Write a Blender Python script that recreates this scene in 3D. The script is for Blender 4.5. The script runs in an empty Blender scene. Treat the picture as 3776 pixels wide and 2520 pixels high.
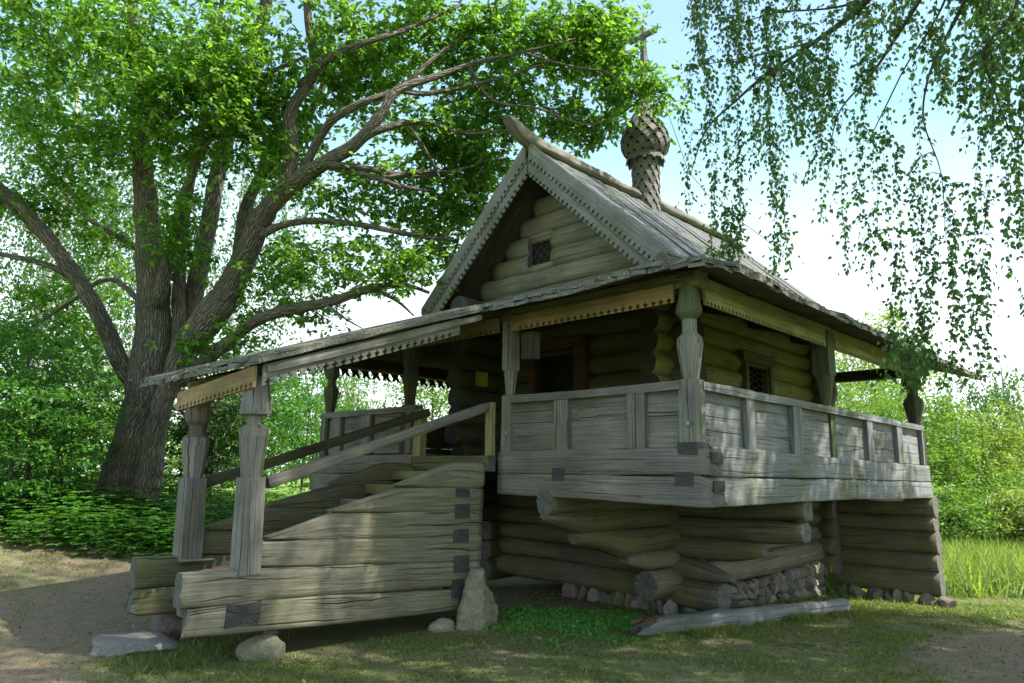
import bpy, math, random
import numpy as np
from mathutils import Vector, Matrix, noise
R = math.radians
random.seed(7); rng = np.random.default_rng(7)
SC = bpy.context.scene; COL = SC.collection

# ------------------------------------------------------------------ camera, sky, sun, exposure
cam_d = bpy.data.cameras.new("camera"); cam = bpy.data.objects.new("camera", cam_d); COL.objects.link(cam)
cam_d.lens = 25.38; cam_d.sensor_width = 36; cam_d.clip_end = 2000; cam_d.clip_start = 0.05
_r = Vector((0.69849308, -0.71545251, 0.01533374)); _u = Vector((-0.14236919, -0.1179316, 0.98276302)); _f = Vector((0.70131194, 0.68863622, 0.1842328))
cam.matrix_world = Matrix(((_r.x, _u.x, -_f.x, -6.0196), (_r.y, _u.y, -_f.y, -3.4939), (_r.z, _u.z, -_f.z, 1.6), (0, 0, 0, 1)))
SC.camera = cam
SUN_EL, SUN_AZ = 52.0, -63.0            # azimuth measured from +X towards +Y
world = bpy.data.worlds.new("World"); SC.world = world; world.use_nodes = True
wn = world.node_tree; wn.nodes.clear()
wo = wn.nodes.new('ShaderNodeOutputWorld'); bg = wn.nodes.new('ShaderNodeBackground'); sky = wn.nodes.new('ShaderNodeTexSky')
sky.sky_type = 'NISHITA'; sky.sun_disc = False; sky.sun_elevation = R(SUN_EL); sky.sun_rotation = R(90 - SUN_AZ)
sky.air_density = 1.0; sky.dust_density = 1.8; sky.ozone_density = 1.0
bg.inputs['Strength'].default_value = 0.15
# thin bright summer cloud, thickest towards the horizon
tc = wn.nodes.new('ShaderNodeTexCoord'); sep = wn.nodes.new('ShaderNodeSeparateXYZ'); wn.links.new(tc.outputs['Generated'], sep.inputs[0])
mr = wn.nodes.new('ShaderNodeMapRange'); mr.inputs[1].default_value = 0.05; mr.inputs[2].default_value = 0.72; mr.inputs[3].default_value = 1.0; mr.inputs[4].default_value = 0.0
wn.links.new(sep.outputs['Z'], mr.inputs[0])
nz = wn.nodes.new('ShaderNodeTexNoise'); nz.inputs['Scale'].default_value = 2.2; nz.inputs['Detail'].default_value = 5
mp = wn.nodes.new('ShaderNodeMapping'); mp.inputs['Scale'].default_value = (1, 1, 2.4); wn.links.new(tc.outputs['Generated'], mp.inputs[0]); wn.links.new(mp.outputs[0], nz.inputs['Vector'])
ad = wn.nodes.new('ShaderNodeMath'); ad.operation = 'ADD'; wn.links.new(mr.outputs[0], ad.inputs[0]); wn.links.new(nz.outputs['Fac'], ad.inputs[1])
ss = wn.nodes.new('ShaderNodeMapRange'); ss.interpolation_type = 'SMOOTHSTEP'; ss.inputs[1].default_value = 0.2; ss.inputs[2].default_value = 1.1
wn.links.new(ad.outputs[0], ss.inputs[0])
mx = wn.nodes.new('ShaderNodeMix'); mx.data_type = 'RGBA'; wn.links.new(ss.outputs[0], mx.inputs[0]); wn.links.new(sky.outputs[0], mx.inputs[6]); cl = wn.nodes.new('ShaderNodeValToRGB'); wn.links.new(sep.outputs['Z'], cl.inputs[0]); cl.color_ramp.elements[0].position = .12; cl.color_ramp.elements[0].color = (4.2, 4.6, 4.9, 1); cl.color_ramp.elements[1].position = .44; cl.color_ramp.elements[1].color = (1.4, 2.4, 2.95, 1)
wn.links.new(cl.outputs[0], mx.inputs[7])
wn.links.new(mx.outputs[2], bg.inputs['Color']); wn.links.new(bg.outputs[0], wo.inputs[0])
sun_d = bpy.data.lights.new("sun", 'SUN'); sun = bpy.data.objects.new("sun", sun_d); COL.objects.link(sun)
sun_d.energy = 3.6; sun_d.angle = R(0.55); sun_d.color = (1, 0.95, 0.86)
sd = Vector((math.cos(R(SUN_AZ)) * math.cos(R(SUN_EL)), math.sin(R(SUN_AZ)) * math.cos(R(SUN_EL)), math.sin(R(SUN_EL))))
sun.rotation_euler = (-sd).to_track_quat('-Z', 'Y').to_euler()
SC.view_settings.view_transform = 'Standard'; SC.view_settings.look = 'None'; SC.view_settings.gamma = 1
SC.view_settings.use_curve_mapping = False
SC.view_settings.exposure = 1.5
SC.cycles.transparent_max_bounces = 12; SC.cycles.max_bounces = 8; SC.cycles.diffuse_bounces = 4; SC.cycles.transmission_bounces = 4

# ------------------------------------------------------------------ helpers
def nz3(x, y, z, s=1.0): return noise.noise(Vector((x * s, y * s, z * s)))

class MB:
    def __init__(self): self.v = []; self.f = []; self.uv = []; self.mi = []; self.sm = []
    def face(self, idx, uvs, mi=0, smooth=False): self.f.append(idx); self.uv.extend(uvs); self.mi.append(mi); self.sm.append(smooth)
    def build(self, name, mats, parent=None, loc=None):
        me = bpy.data.meshes.new(name)
        vs = self.v if loc is None else [(a - loc[0], b - loc[1], c - loc[2]) for a, b, c in self.v]
        me.from_pydata(vs, [], self.f)
        uvl = me.uv_layers.new(name="UVMap"); uvl.data.foreach_set('uv', np.array(self.uv, dtype=np.float32).ravel())
        if not isinstance(mats, (list, tuple)): mats = [mats]
        for m in mats: me.materials.append(m)
        me.polygons.foreach_set('material_index', np.array(self.mi, dtype=np.int32)); me.polygons.foreach_set('use_smooth', np.array(self.sm, dtype=bool))
        me.update(); o = bpy.data.objects.new(name, me); COL.objects.link(o)
        if parent: o.parent = parent
        if loc is not None: o.location = loc
        return o

def empty(name, loc, label=None, cat=None, group=None, parent=None):
    o = bpy.data.objects.new(name, None); COL.objects.link(o); o.location = loc; o.empty_display_size = 0.2
    if label: o['label'] = label
    if cat: o['category'] = cat
    if group: o['group'] = group
    return o
def tag(o, label, cat, group=None, kind=None):
    o['label'] = label
    if cat: o['category'] = cat
    if group: o['group'] = group
    if kind: o['kind'] = kind
    return o

SUPER = {}
def superring(K, n):
    key = (K, n)
    if key not in SUPER and n >= 4:
        rr = {4: .38, 5: .28, 6: .20, 7: .13}.get(int(n), .05); m = 3 if K >= 12 and K % 4 == 0 and K >= 16 else 2; sd = K // 4 - m; P = []
        for q in range(4):
            a0 = q * math.pi / 2; cxx, cyy = [(1, 1), (-1, 1), (-1, -1), (1, -1)][q]
            for j in range(m):
                a = a0 + math.pi / 2 * (j / (m - 1)); P.append((cxx * (1 - rr) + rr * math.cos(a), cyy * (1 - rr) + rr * math.sin(a)))
            nx = [(-1, 1), (-1, -1), (1, -1), (1, 1)][q]
            for j in range(sd):
                f = (j + 1) / (sd + 1); e = (1 - rr) * (1 - 2 * f)
                P.append([(e, 1), (-1, e), (-e, -1), (1, -e)][q])
        SUPER[key] = (np.array([p[0] for p in P]), np.array([p[1] for p in P]))
    if key not in SUPER:
        a = (np.arange(K) + 0.5) / K * 2 * np.pi; c = np.cos(a); s = np.sin(a)
        rr = (np.abs(c) ** n + np.abs(s) ** n) ** (-1.0 / n); SUPER[key] = (c * rr, s * rr)
    return SUPER[key]

def beam(mb, org, ax, up, st, n=2.0, K=16, step=0.12, amp=0.006, lowamp=0.012, capmi=1, mi=0, smooth=True, seed=None, rough_end=(0, 0)):
    """sweep along ax; st = stations (s, lo, hi, width[, side offset]); lo/hi measured along up from org; n = roundness"""
    if seed is None: seed = random.uniform(0, 1000)
    if n >= 4: K = K // 4 * 4
    org = np.array(org, float); ax = np.array(ax, float); ax /= np.linalg.norm(ax); up = np.array(up, float); sd_ = np.cross(ax, up)
    st = [tuple(q) + ((0,) if len(q) == 4 else ()) for q in st]; S = [q[0] for q in st]
    tot = S[-1] - S[0]; ns = max(2, int(abs(tot) / step) + 1); ts = sorted(set(list(np.linspace(S[0], S[-1], ns)) + [float(s) for s in S]))
    keep = [ts[0]]
    for t in ts[1:]:
        if t - keep[-1] > 1e-4: keep.append(t)
    ts = keep
    lo = np.interp(ts, S, [q[1] for q in st]); hi = np.interp(ts, S, [q[2] for q in st]); w = np.interp(ts, S, [q[3] for q in st]); so = np.interp(ts, S, [q[4] for q in st])
    cx, cy = superring(K, n); base = len(mb.v); ou = seed * 7.3 % 91; ov = seed * 3.1 % 57
    arc = np.concatenate([[0], np.cumsum(np.hypot(np.diff(np.append(cx, cx[0])), np.diff(np.append(cy, cy[0]))))])
    for i, t in enumerate(ts):
        h = max((hi[i] - lo[i]) / 2, 0.002); c = (hi[i] + lo[i]) / 2
        wob = lowamp * nz3(t * 0.7, seed, 0); wob2 = lowamp * nz3(t * 0.7, seed, 9)
        e = 0
        for k in range(K):
            q = 1 + (amp * 2 * nz3(t * 1.7, seed + cx[k] * 1.4, cy[k] * 1.4) + amp * nz3(t * 5, seed + cx[k] * 4, cy[k] * 4)) / max(h, .03)
            dt = 0
            if i == 0 and rough_end[0]: dt = rough_end[0] * nz3(seed, cx[k] * 2.5, cy[k] * 2.5)
            if i == len(ts) - 1 and rough_end[1]: dt = rough_end[1] * nz3(seed + 5, cx[k] * 2.5, cy[k] * 2.5)
            p = org + ax * (t + dt) + up * (c + wob + cy[k] * h * q) + sd_ * (so[i] + wob2 + cx[k] * w[i] / 2 * q)
            mb.v.append(tuple(p))
    rad = float(np.mean(w)) / 2 * 0.5 + float(np.mean(hi - lo)) / 4
    for i in range(len(ts) - 1):
        for k in range(K):
            k2 = (k + 1) % K; a = base + i * K + k; b = base + i * K + k2; c_ = base + (i + 1) * K + k2; d = base + (i + 1) * K + k
            u0, u1 = ts[i] + ou, ts[i + 1] + ou; v0, v1 = arc[k] * rad + ov, arc[k + 1] * rad + ov
            mb.face((a, d, c_, b), [(u0, v0), (u1, v0), (u1, v1), (u0, v1)], mi, smooth)
    for i, fl in ((0, True), (len(ts) - 1, False)):
        idx = [base + i * K + k for k in range(K)]; uv = [(cx[k] * w[i] / 2, cy[k] * (hi[i] - lo[i]) / 2) for k in range(K)]
        if not fl: idx = idx[::-1]; uv = uv[::-1]
        mb.face(tuple(idx), uv, capmi, False)

def log(mb, a, b, r0, r1, K=14, amp=0.010, **kw):
    a = np.array(a, float); b = np.array(b, float); d = b - a; L = np.linalg.norm(d); ax = d / L
    up = np.array([0, 0, 1.0]) if abs(ax[2]) < .9 else np.array([1.0, 0, 0]); up = up - ax * np.dot(up, ax); up /= np.linalg.norm(up)
    beam(mb, a, ax, up, [(0, -r0, r0, 2 * r0), (L, -r1, r1, 2 * r1)], n=kw.pop('n', 2.0), K=K, amp=amp, **kw)

def plank(mb, a, b, w, t, up=(0, 0, 1), K=8, n=9, amp=0.002, lowamp=0.003, smooth=False, **kw):
    """board from a to b; w measured across (perpendicular to up), t along up"""
    a = np.array(a, float); b = np.array(b, float); d = b - a; L = np.linalg.norm(d); ax = d / L; up = np.array(up, float); up = up - ax * np.dot(up, ax); up /= np.linalg.norm(up)
    beam(mb, a, ax, up, [(0, -t / 2, t / 2, w), (L, -t / 2, t / 2, w)], n=n, K=K, amp=amp, lowamp=lowamp, smooth=smooth, step=kw.pop('step', 0.3), **kw)

def extrude(mb, pts, o, e1, e2, th, mi=0, seed=None):
    """2-D outline pts (x,y) placed at o + x e1 + y e2, extruded th along e1 x e2"""
    if seed is None: seed = random.uniform(0, 90)
    o = np.array(o, float); e1 = np.array(e1, float); e2 = np.array(e2, float); nn = np.cross(e1, e2); nn /= np.linalg.norm(nn); base = len(mb.v); N = len(pts)
    for s in (0, th):
        for x, y in pts: mb.v.append(tuple(o + e1 * x + e2 * y + nn * s))
    uv = [(x + seed, y + seed * 3) for x, y in pts]
    mb.face(tuple(base + N + i for i in range(N)), uv, mi); mb.face(tuple(base + i for i in range(N))[::-1], uv[::-1], mi)
    for i in range(N):
        j = (i + 1) % N; mb.face((base + i, base + j, base + N + j, base + N + i), [(pts[i][0] + seed, 0), (pts[j][0] + seed, 0), (pts[j][0] + seed, th), (pts[i][0] + seed, th)], mi)

def serrated(L, H, a=0.022, per=0.105, top=None, slope_ends=(0, 0)):
    """board outline: straight top at y=0, lower edge at -H cut with plus-shaped notches"""
    pts = [(0, 0)]; x = 0.0; pts.append((slope_ends[0], -H)); x = slope_ends[0] + per * .4
    while x < L - per:
        y = -H; pts += [(x - .3 * a, y), (x - .3 * a, y + a), (x - a, y + a), (x - a, y + 2 * a), (x, y + 2 * a), (x, y + 3 * a), (x + a, y + 3 * a), (x + a, y + 2 * a), (x + 2 * a, y + 2 * a), (x + 2 * a, y + a), (x + 1.3 * a, y + a), (x + 1.3 * a, y)]
        x += per
    pts += [(L + slope_ends[1], -H), (L, 0)]
    return pts

# ------------------------------------------------------------------ materials
def newmat(name):
    m = bpy.data.materials.new(name); m.use_nodes = True; nt = m.node_tree; nt.nodes.clear(); out = nt.nodes.new('ShaderNodeOutputMaterial')
    b = nt.nodes.new('ShaderNodeBsdfPrincipled'); nt.links.new(b.outputs[0], out.inputs[0]); return m, nt, b, out
class NT:
    def __init__(self, nt): self.nt = nt
    def n(self, t, **k):
        nd = self.nt.nodes.new(t)
        for a, v in k.items():
            if a.startswith('i_'): nd.inputs[a[2:].replace('_', ' ')].default_value = v
            else: setattr(nd, a, v)
        return nd
    def l(self, a, b): self.nt.links.new(a, b)
    def noise(self, vec, scale, detail=4, rough=.55, stretch=None, off=None):
        mpp = self.n('ShaderNodeMapping'); self.l(vec, mpp.inputs[0])
        if stretch: mpp.inputs['Scale'].default_value = stretch
        if off: mpp.inputs['Location'].default_value = off
        x = self.n('ShaderNodeTexNoise'); x.inputs['Scale'].default_value = scale; x.inputs['Detail'].default_value = detail; x.inputs['Roughness'].default_value = rough
        self.l(mpp.outputs[0], x.inputs['Vector']); return x.outputs['Fac']
    def ramp(self, fac, stops, interp='LINEAR'):
        x = self.n('ShaderNodeValToRGB'); x.color_ramp.interpolation = interp; cr = x.color_ramp
        while len(cr.elements) > 1: cr.elements.remove(cr.elements[-1])
        cr.elements[0].position = stops[0][0]; cr.elements[0].color = tuple(stops[0][1]) + (1,) if not isinstance(stops[0][1], (int, float)) else (stops[0][1],) * 3 + (1,)
        for p, c in stops[1:]:
            e = cr.elements.new(p); e.color = tuple(c) + (1,) if not isinstance(c, (int, float)) else (c,) * 3 + (1,)
        self.l(fac, x.inputs[0]); return x.outputs[0]
    def mix(self, fac, a, b, mode='MIX'):
        x = self.n('ShaderNodeMix', data_type='RGBA', blend_type=mode)
        for i, v in ((0, fac), (6, a), (7, b)):
            s = x.inputs[i]
            if hasattr(v, 'is_linked'): self.l(v, s)
            elif i == 0: s.default_value = v
            else: s.default_value = (v, v, v, 1) if isinstance(v, (int, float)) else tuple(v) + (1,)
        return x.outputs[2]
    def math(self, op, a, b=0.0):
        x = self.n('ShaderNodeMath', operation=op)
        for s, v in ((x.inputs[0], a), (x.inputs[1], b)):
            if hasattr(v, 'is_linked'): self.l(v, s)
            else: s.default_value = v
        return x.outputs[0]
    def bump(self, h, strength, dist, prev=None):
        x = self.n('ShaderNodeBump'); x.inputs['Strength'].default_value = strength; x.inputs['Distance'].default_value = dist; self.l(h, x.inputs['Height'])
        if prev: self.l(prev, x.inputs['Normal'])
        return x.outputs[0]

def wood(name, dark, mid, light, algae=0.0, algae_col=(0.10, 0.115, 0.03), crack=1.0, lichen=0.0, bluish=0.0, rough=.85, knots=True):
    """weathered timber; UV u runs with the grain (metres), v across it"""
    m, nt, b, out = newmat(name); T = NT(nt); uv = T.n('ShaderNodeUVMap').outputs[0]; ob = T.n('ShaderNodeTexCoord').outputs['Object']
    warp = T.noise(uv, 1.0, 3, .5, (1.1, 5, 1)); wv = T.n('ShaderNodeVectorMath', operation='MULTIPLY_ADD'); cmb = T.n('ShaderNodeCombineXYZ'); T.l(warp, cmb.inputs[1])
    T.l(cmb.outputs[0], wv.inputs[0]); wv.inputs[1].default_value = (0, 0.035, 0); T.l(uv, wv.inputs[2]); g = wv.outputs[0]
    g1 = T.noise(g, 1.0, 6, .65, (1.3, 75, 1)); g2 = T.noise(g, 1.0, 3, .6, (6, 260, 1)); big = T.noise(uv, 1.0, 4, .55, (0.9, 2.4, 1), (3, 7, 0)); blot = T.noise(ob, 1.7, 4, .6)
    col = T.ramp(g1, [(0.22, dark), (0.5, mid), (0.78, light)])
    tint = T.ramp(big, [(0.25, 0.62), (0.5, 0.98), (0.75, 1.3)]); col = T.mix(1.0, col, tint, 'MULTIPLY')
    col = T.mix(1.0, col, T.ramp(blot, [(0.3, 0.78), (0.7, 1.18)]), 'MULTIPLY')
    col = T.mix(1.0, col, T.ramp(g2, [(0.3, 0.80), (0.7, 1.16)]), 'MULTIPLY')
    if algae:
        am = T.ramp(T.noise(ob, 1.3, 5, .6, None, (11, 3, 5)), [(0.5 - .28 * algae, 0.0), (0.72 - .28 * algae, 1.0)]); col = T.mix(T.math('MULTIPLY', am, min(1, .55 + .4 * algae)), col, T.mix(1.0, algae_col, T.ramp(g1, [(0.2, 0.6), (0.8, 1.5)]), 'MULTIPLY'))
    su = T.n('ShaderNodeSeparateXYZ'); T.l(uv, su.inputs[0]); cm = T.noise(uv, 1.0, 2, .5, (0.42, 2.4, 1), (9, 2, 0))
    def splits(sp_, ph, wmax, lo_, hi_):
        vv = T.math('ADD', su.outputs[1], T.math('MULTIPLY', T.noise(uv, 1.0, 2, .5, (1.1, .8, 1), (ph, 0, 0)), .11)); vv = T.math('ADD', vv, T.math('MULTIPLY', T.noise(uv, 1.0, 3, .6, (10, 2, 1), (ph, 4, 0)), .012))
        q = T.math('DIVIDE', vv, sp_); fq = T.math('FLOOR', q); dist_ = T.math('MULTIPLY', T.math('ABSOLUTE', T.math('SUBTRACT', T.math('SUBTRACT', q, fq), .5)), sp_)
        cb = T.n('ShaderNodeCombineXYZ'); T.l(T.math('MULTIPLY', su.outputs[0], .75), cb.inputs[0]); T.l(T.math('MULTIPLY', fq, 5.37), cb.inputs[1]); mk_ = T.n('ShaderNodeTexNoise'); mk_.inputs['Scale'].default_value = 1.0; mk_.inputs['Detail'].default_value = 2; T.l(cb.outputs[0], mk_.inputs['Vector'])
        return T.math('LESS_THAN', dist_, T.ramp(mk_.outputs['Fac'], [(lo_, 0.0), (hi_, wmax)]))
    crk = T.math('MAXIMUM', splits(.115, 3, .0038 * crack, .485, .62), splits(.047, 17, .0014 * crack, .53, .64))
    fine = T.noise(g, 1.0, 2, .5, (1.4, 60, 1), (2, 8, 0)); fine = T.math('ABSOLUTE', T.math('SUBTRACT', fine, 0.5)); fcr = T.math('LESS_THAN', fine, T.ramp(cm, [(0.4, 0.0), (0.7, 0.016)]))
    col = T.mix(T.math('MULTIPLY', fcr, .45), col, T.mix(1.0, col, 0.35, 'MULTIPLY'))
    if knots:
        mpk = T.n('ShaderNodeMapping'); T.l(uv, mpk.inputs[0]); mpk.inputs['Scale'].default_value = (1.5, 4.5, 1); vo = T.n('ShaderNodeTexVoronoi', feature='F1'); vo.inputs['Scale'].default_value = 1.0; T.l(mpk.outputs[0], vo.inputs['Vector'])
        km = T.ramp(vo.outputs['Distance'], [(0.035, 1.0), (0.075, 0.0)]); spc = T.n('ShaderNodeSeparateColor'); T.l(vo.outputs['Color'], spc.inputs[0]); sel = T.math('GREATER_THAN', spc.outputs[0], .5)
        km = T.math('MULTIPLY', km, sel); col = T.mix(T.math('MULTIPLY', km, .7), col, T.mix(1.0, col, (0.42, 0.30, 0.2), 'MULTIPLY'))
    if lichen:
        ln = T.noise(ob, 30, 5, .7); lm = T.noise(ob, 3.0, 4, .6); msk = T.math('MULTIPLY', T.ramp(ln, [(0.46, 0.0), (0.58, 1.0)]), T.ramp(lm, [(0.55 - .3 * lichen, 0.0), (0.75 - .3 * lichen, 1.0)]))
        col = T.mix(msk, col, T.mix(T.noise(ob, 60, 2), (0.15, 0.17, 0.125), (0.31, 0.325, 0.28)))
    col = T.mix(T.math('MULTIPLY', crk, .92), col, (0.012, 0.011, 0.009))
    T.l(col, b.inputs['Base Color']); b.inputs['Roughness'].default_value = rough; b.inputs['Specular IOR Level'].default_value = 0.3
    h = T.math('ADD', T.math('MULTIPLY', g1, 1.0), T.math('MULTIPLY', g2, .35)); h = T.math('SUBTRACT', h, T.math('MULTIPLY', crk, 2.2)); h = T.math('SUBTRACT', h, T.math('MULTIPLY', fcr, .5))
    nb = T.bump(h, 0.75, 0.006)
    if lichen: nb = T.bump(T.math('MULTIPLY', msk, T.noise(ob, 55, 3)), 0.9, 0.015, nb)
    T.l(nb, b.inputs['Normal']); return m

def endgrain(name, dark, light):
    m, nt, b, out = newmat(name); T = NT(nt); uv = T.n('ShaderNodeUVMap').outputs[0]
    ln = T.n('ShaderNodeVectorMath', operation='LENGTH'); T.l(uv, ln.inputs[0]); d = T.math('ADD', ln.outputs['Value'], T.math('MULTIPLY', T.noise(uv, 9, 3), .03))
    rings = T.math('SINE', T.math('MULTIPLY', d, 420.0)); n1 = T.noise(uv, 45, 5, .7); n2 = T.noise(uv, 9, 3)
    ang = T.n('ShaderNodeSeparateXYZ'); T.l(uv, ang.inputs[0]); at = T.math('ARCTAN2', ang.outputs[1], ang.outputs[0]); rc = T.noise(T.n('ShaderNodeCombineXYZ').outputs[0], 3.5, 2); cmbn = [q for q in nt.nodes if q.type == 'COMBXYZ'][0]; T.l(at, cmbn.inputs[0])
    nt.nodes[-1].label = ''
    rad = T.math('LESS_THAN', T.math('ABSOLUTE', T.math('SUBTRACT', rc, .5)), .006)
    col = T.mix(n1, dark, light); col = T.mix(T.math('MULTIPLY', T.math('ADD', rings, 1), .18), col, T.mix(1.0, col, .5, 'MULTIPLY')); col = T.mix(1.0, col, T.ramp(n2, [(.3, .7), (.7, 1.2)]), 'MULTIPLY'); col = T.mix(T.math('MULTIPLY', rad, .85), col, (.015, .013, .01))
    T.l(col, b.inputs['Base Color']); b.inputs['Roughness'].default_value = .9; T.l(T.bump(T.math('SUBTRACT', n1, rad), .8, .01), b.inputs['Normal']); return m

W_GREY = wood('weathered_grey_timber', (0.088, 0.078, 0.064), (0.18, 0.162, 0.138), (0.295, 0.272, 0.238), algae=.12, algae_col=(0.15, 0.15, 0.09))
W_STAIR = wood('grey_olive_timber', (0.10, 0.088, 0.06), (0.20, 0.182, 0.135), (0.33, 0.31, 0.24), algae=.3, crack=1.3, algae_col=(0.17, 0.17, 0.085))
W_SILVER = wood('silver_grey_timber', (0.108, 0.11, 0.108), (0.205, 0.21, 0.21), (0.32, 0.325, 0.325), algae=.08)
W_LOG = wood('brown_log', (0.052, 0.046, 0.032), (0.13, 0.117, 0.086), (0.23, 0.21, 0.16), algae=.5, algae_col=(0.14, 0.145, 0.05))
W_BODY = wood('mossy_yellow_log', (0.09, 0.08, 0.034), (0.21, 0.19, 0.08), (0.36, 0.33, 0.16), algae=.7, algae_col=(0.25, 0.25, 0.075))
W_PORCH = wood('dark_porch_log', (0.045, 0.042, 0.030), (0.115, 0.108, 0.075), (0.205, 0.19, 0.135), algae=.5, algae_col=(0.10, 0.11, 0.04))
W_GABLE = wood('pale_gable_log', (0.075, 0.07, 0.052), (0.19, 0.175, 0.125), (0.33, 0.30, 0.215), algae=.15, algae_col=(0.19, 0.2, 0.07))
W_OCHRE = wood('ochre_board', (0.15, 0.105, 0.05), (0.27, 0.19, 0.085), (0.37, 0.27, 0.13), crack=.35, algae=.1)
W_YELLOWGREEN = wood('yellow_green_board', (0.14, 0.135, 0.055), (0.27, 0.255, 0.11), (0.38, 0.365, 0.17), crack=.4, algae=.3, algae_col=(0.22, 0.235, 0.08))
W_BARGE = wood('pale_grey_board', (0.115, 0.11, 0.10), (0.21, 0.203, 0.182), (0.315, 0.305, 0.275), crack=.5, algae=.1)
W_ROOF = wood('roof_plank', (0.062, 0.064, 0.068), (0.125, 0.128, 0.138), (0.205, 0.21, 0.225), crack=1.2, algae=.1, lichen=.35)
W_EAVE = wood('lichen_roof_board', (0.07, 0.065, 0.045), (0.16, 0.15, 0.115), (0.30, 0.29, 0.23), lichen=.85)
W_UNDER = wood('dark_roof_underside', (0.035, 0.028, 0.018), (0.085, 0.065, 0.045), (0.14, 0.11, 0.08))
W_SHINGLE = wood('aspen_shingle', (0.075, 0.07, 0.062), (0.175, 0.165, 0.148), (0.29, 0.275, 0.245), crack=.4, knots=False)
W_RED = wood('reddish_frame', (0.05, 0.025, 0.018), (0.11, 0.055, 0.04), (0.17, 0.10, 0.07), crack=.5)
W_POST = wood('carved_post_timber', (0.105, 0.098, 0.08), (0.21, 0.20, 0.17), (0.33, 0.32, 0.28), algae=.2, crack=1.6, algae_col=(0.15, 0.15, 0.07))
W_POSTG = wood('green_stained_post', (0.035, 0.045, 0.022), (0.075, 0.09, 0.045), (0.14, 0.155, 0.09), algae=.5, algae_col=(0.09, 0.12, 0.05))
W_DARKPOST = wood('dark_post', (0.03, 0.028, 0.022), (0.07, 0.066, 0.052), (0.12, 0.115, 0.095), algae=.3)
END = endgrain('end_grain', (0.07, 0.065, 0.055), (0.24, 0.23, 0.20))
ENDD = endgrain('dark_end_grain', (0.035, 0.033, 0.03), (0.11, 0.105, 0.10))

def simple(name, col, rough=.7, metal=0, nscale=None, var=.3, bump=0):
    m, nt, b, out = newmat(name); T = NT(nt); ob = T.n('ShaderNodeTexCoord').outputs['Object']
    if nscale:
        n = T.noise(ob, nscale, 5, .6); T.l(T.mix(1.0, col, T.ramp(n, [(.3, 1 - var), (.7, 1 + var)]), 'MULTIPLY'), b.inputs['Base Color'])
        if bump: T.l(T.bump(n, .8, bump), b.inputs['Normal'])
    else: b.inputs['Base Color'].default_value = tuple(col) + (1,)
    b.inputs['Roughness'].default_value = rough; b.inputs['Metallic'].default_value = metal; return m
M_IRON = simple('rusty_iron', (0.07, 0.055, 0.05), .6, .6, 20, .4)
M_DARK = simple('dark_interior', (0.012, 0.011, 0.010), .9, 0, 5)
M_YELLOW = simple('yellow_sign', (0.55, 0.50, 0.06), .5, 0, 12, .12)
M_DARKINK = simple('sign_ink', (0.05, 0.05, 0.03), .6, 0, 30, .3)
M_TEAL = simple('pale_teal_plastic', (0.20, 0.29, 0.29), .5, 0, 40, .15)
M_REDPAINT = simple('faded_red_paint', (0.30, 0.155, 0.125), .9, 0, 18, .4)

def stone_mat(name, a, b_, moss=.3):
    m, nt, b, out = newmat(name); T = NT(nt); ob = T.n('ShaderNodeTexCoord').outputs['Object']; oi = T.n('ShaderNodeObjectInfo').outputs['Random']
    n1 = T.noise(ob, 9, 6, .65); n2 = T.noise(ob, 38, 4, .7); n3 = T.noise(ob, 3, 3, .5)
    col = T.mix(n1, a, b_); col = T.mix(1.0, col, T.ramp(n2, [(.3, .7), (.7, 1.3)]), 'MULTIPLY'); col = T.mix(T.math('MULTIPLY', T.ramp(n3, [(.5, 0.0), (.7, 1.0)]), moss), col, (0.10, 0.115, 0.045))
    col = T.mix(1.0, col, T.ramp(oi, [(0, .7), (1, 1.3)]), 'MULTIPLY')
    T.l(col, b.inputs['Base Color']); b.inputs['Roughness'].default_value = .9; T.l(T.bump(T.math('ADD', n1, T.math('MULTIPLY', n2, .4)), .9, .02), b.inputs['Normal']); return m
M_STONE = stone_mat('field_stone', (0.12, 0.11, 0.10), (0.30, 0.28, 0.25), .2)
M_STONER = stone_mat('reddish_field_stone', (0.13, 0.10, 0.082), (0.27, 0.22, 0.185), .2)
M_STONEY = stone_mat('olive_stone', (0.12, 0.112, 0.072), (0.27, 0.25, 0.175), .6)
M_SLAB = stone_mat('grey_slab', (0.15, 0.135, 0.12), (0.32, 0.29, 0.255), .1)

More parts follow.
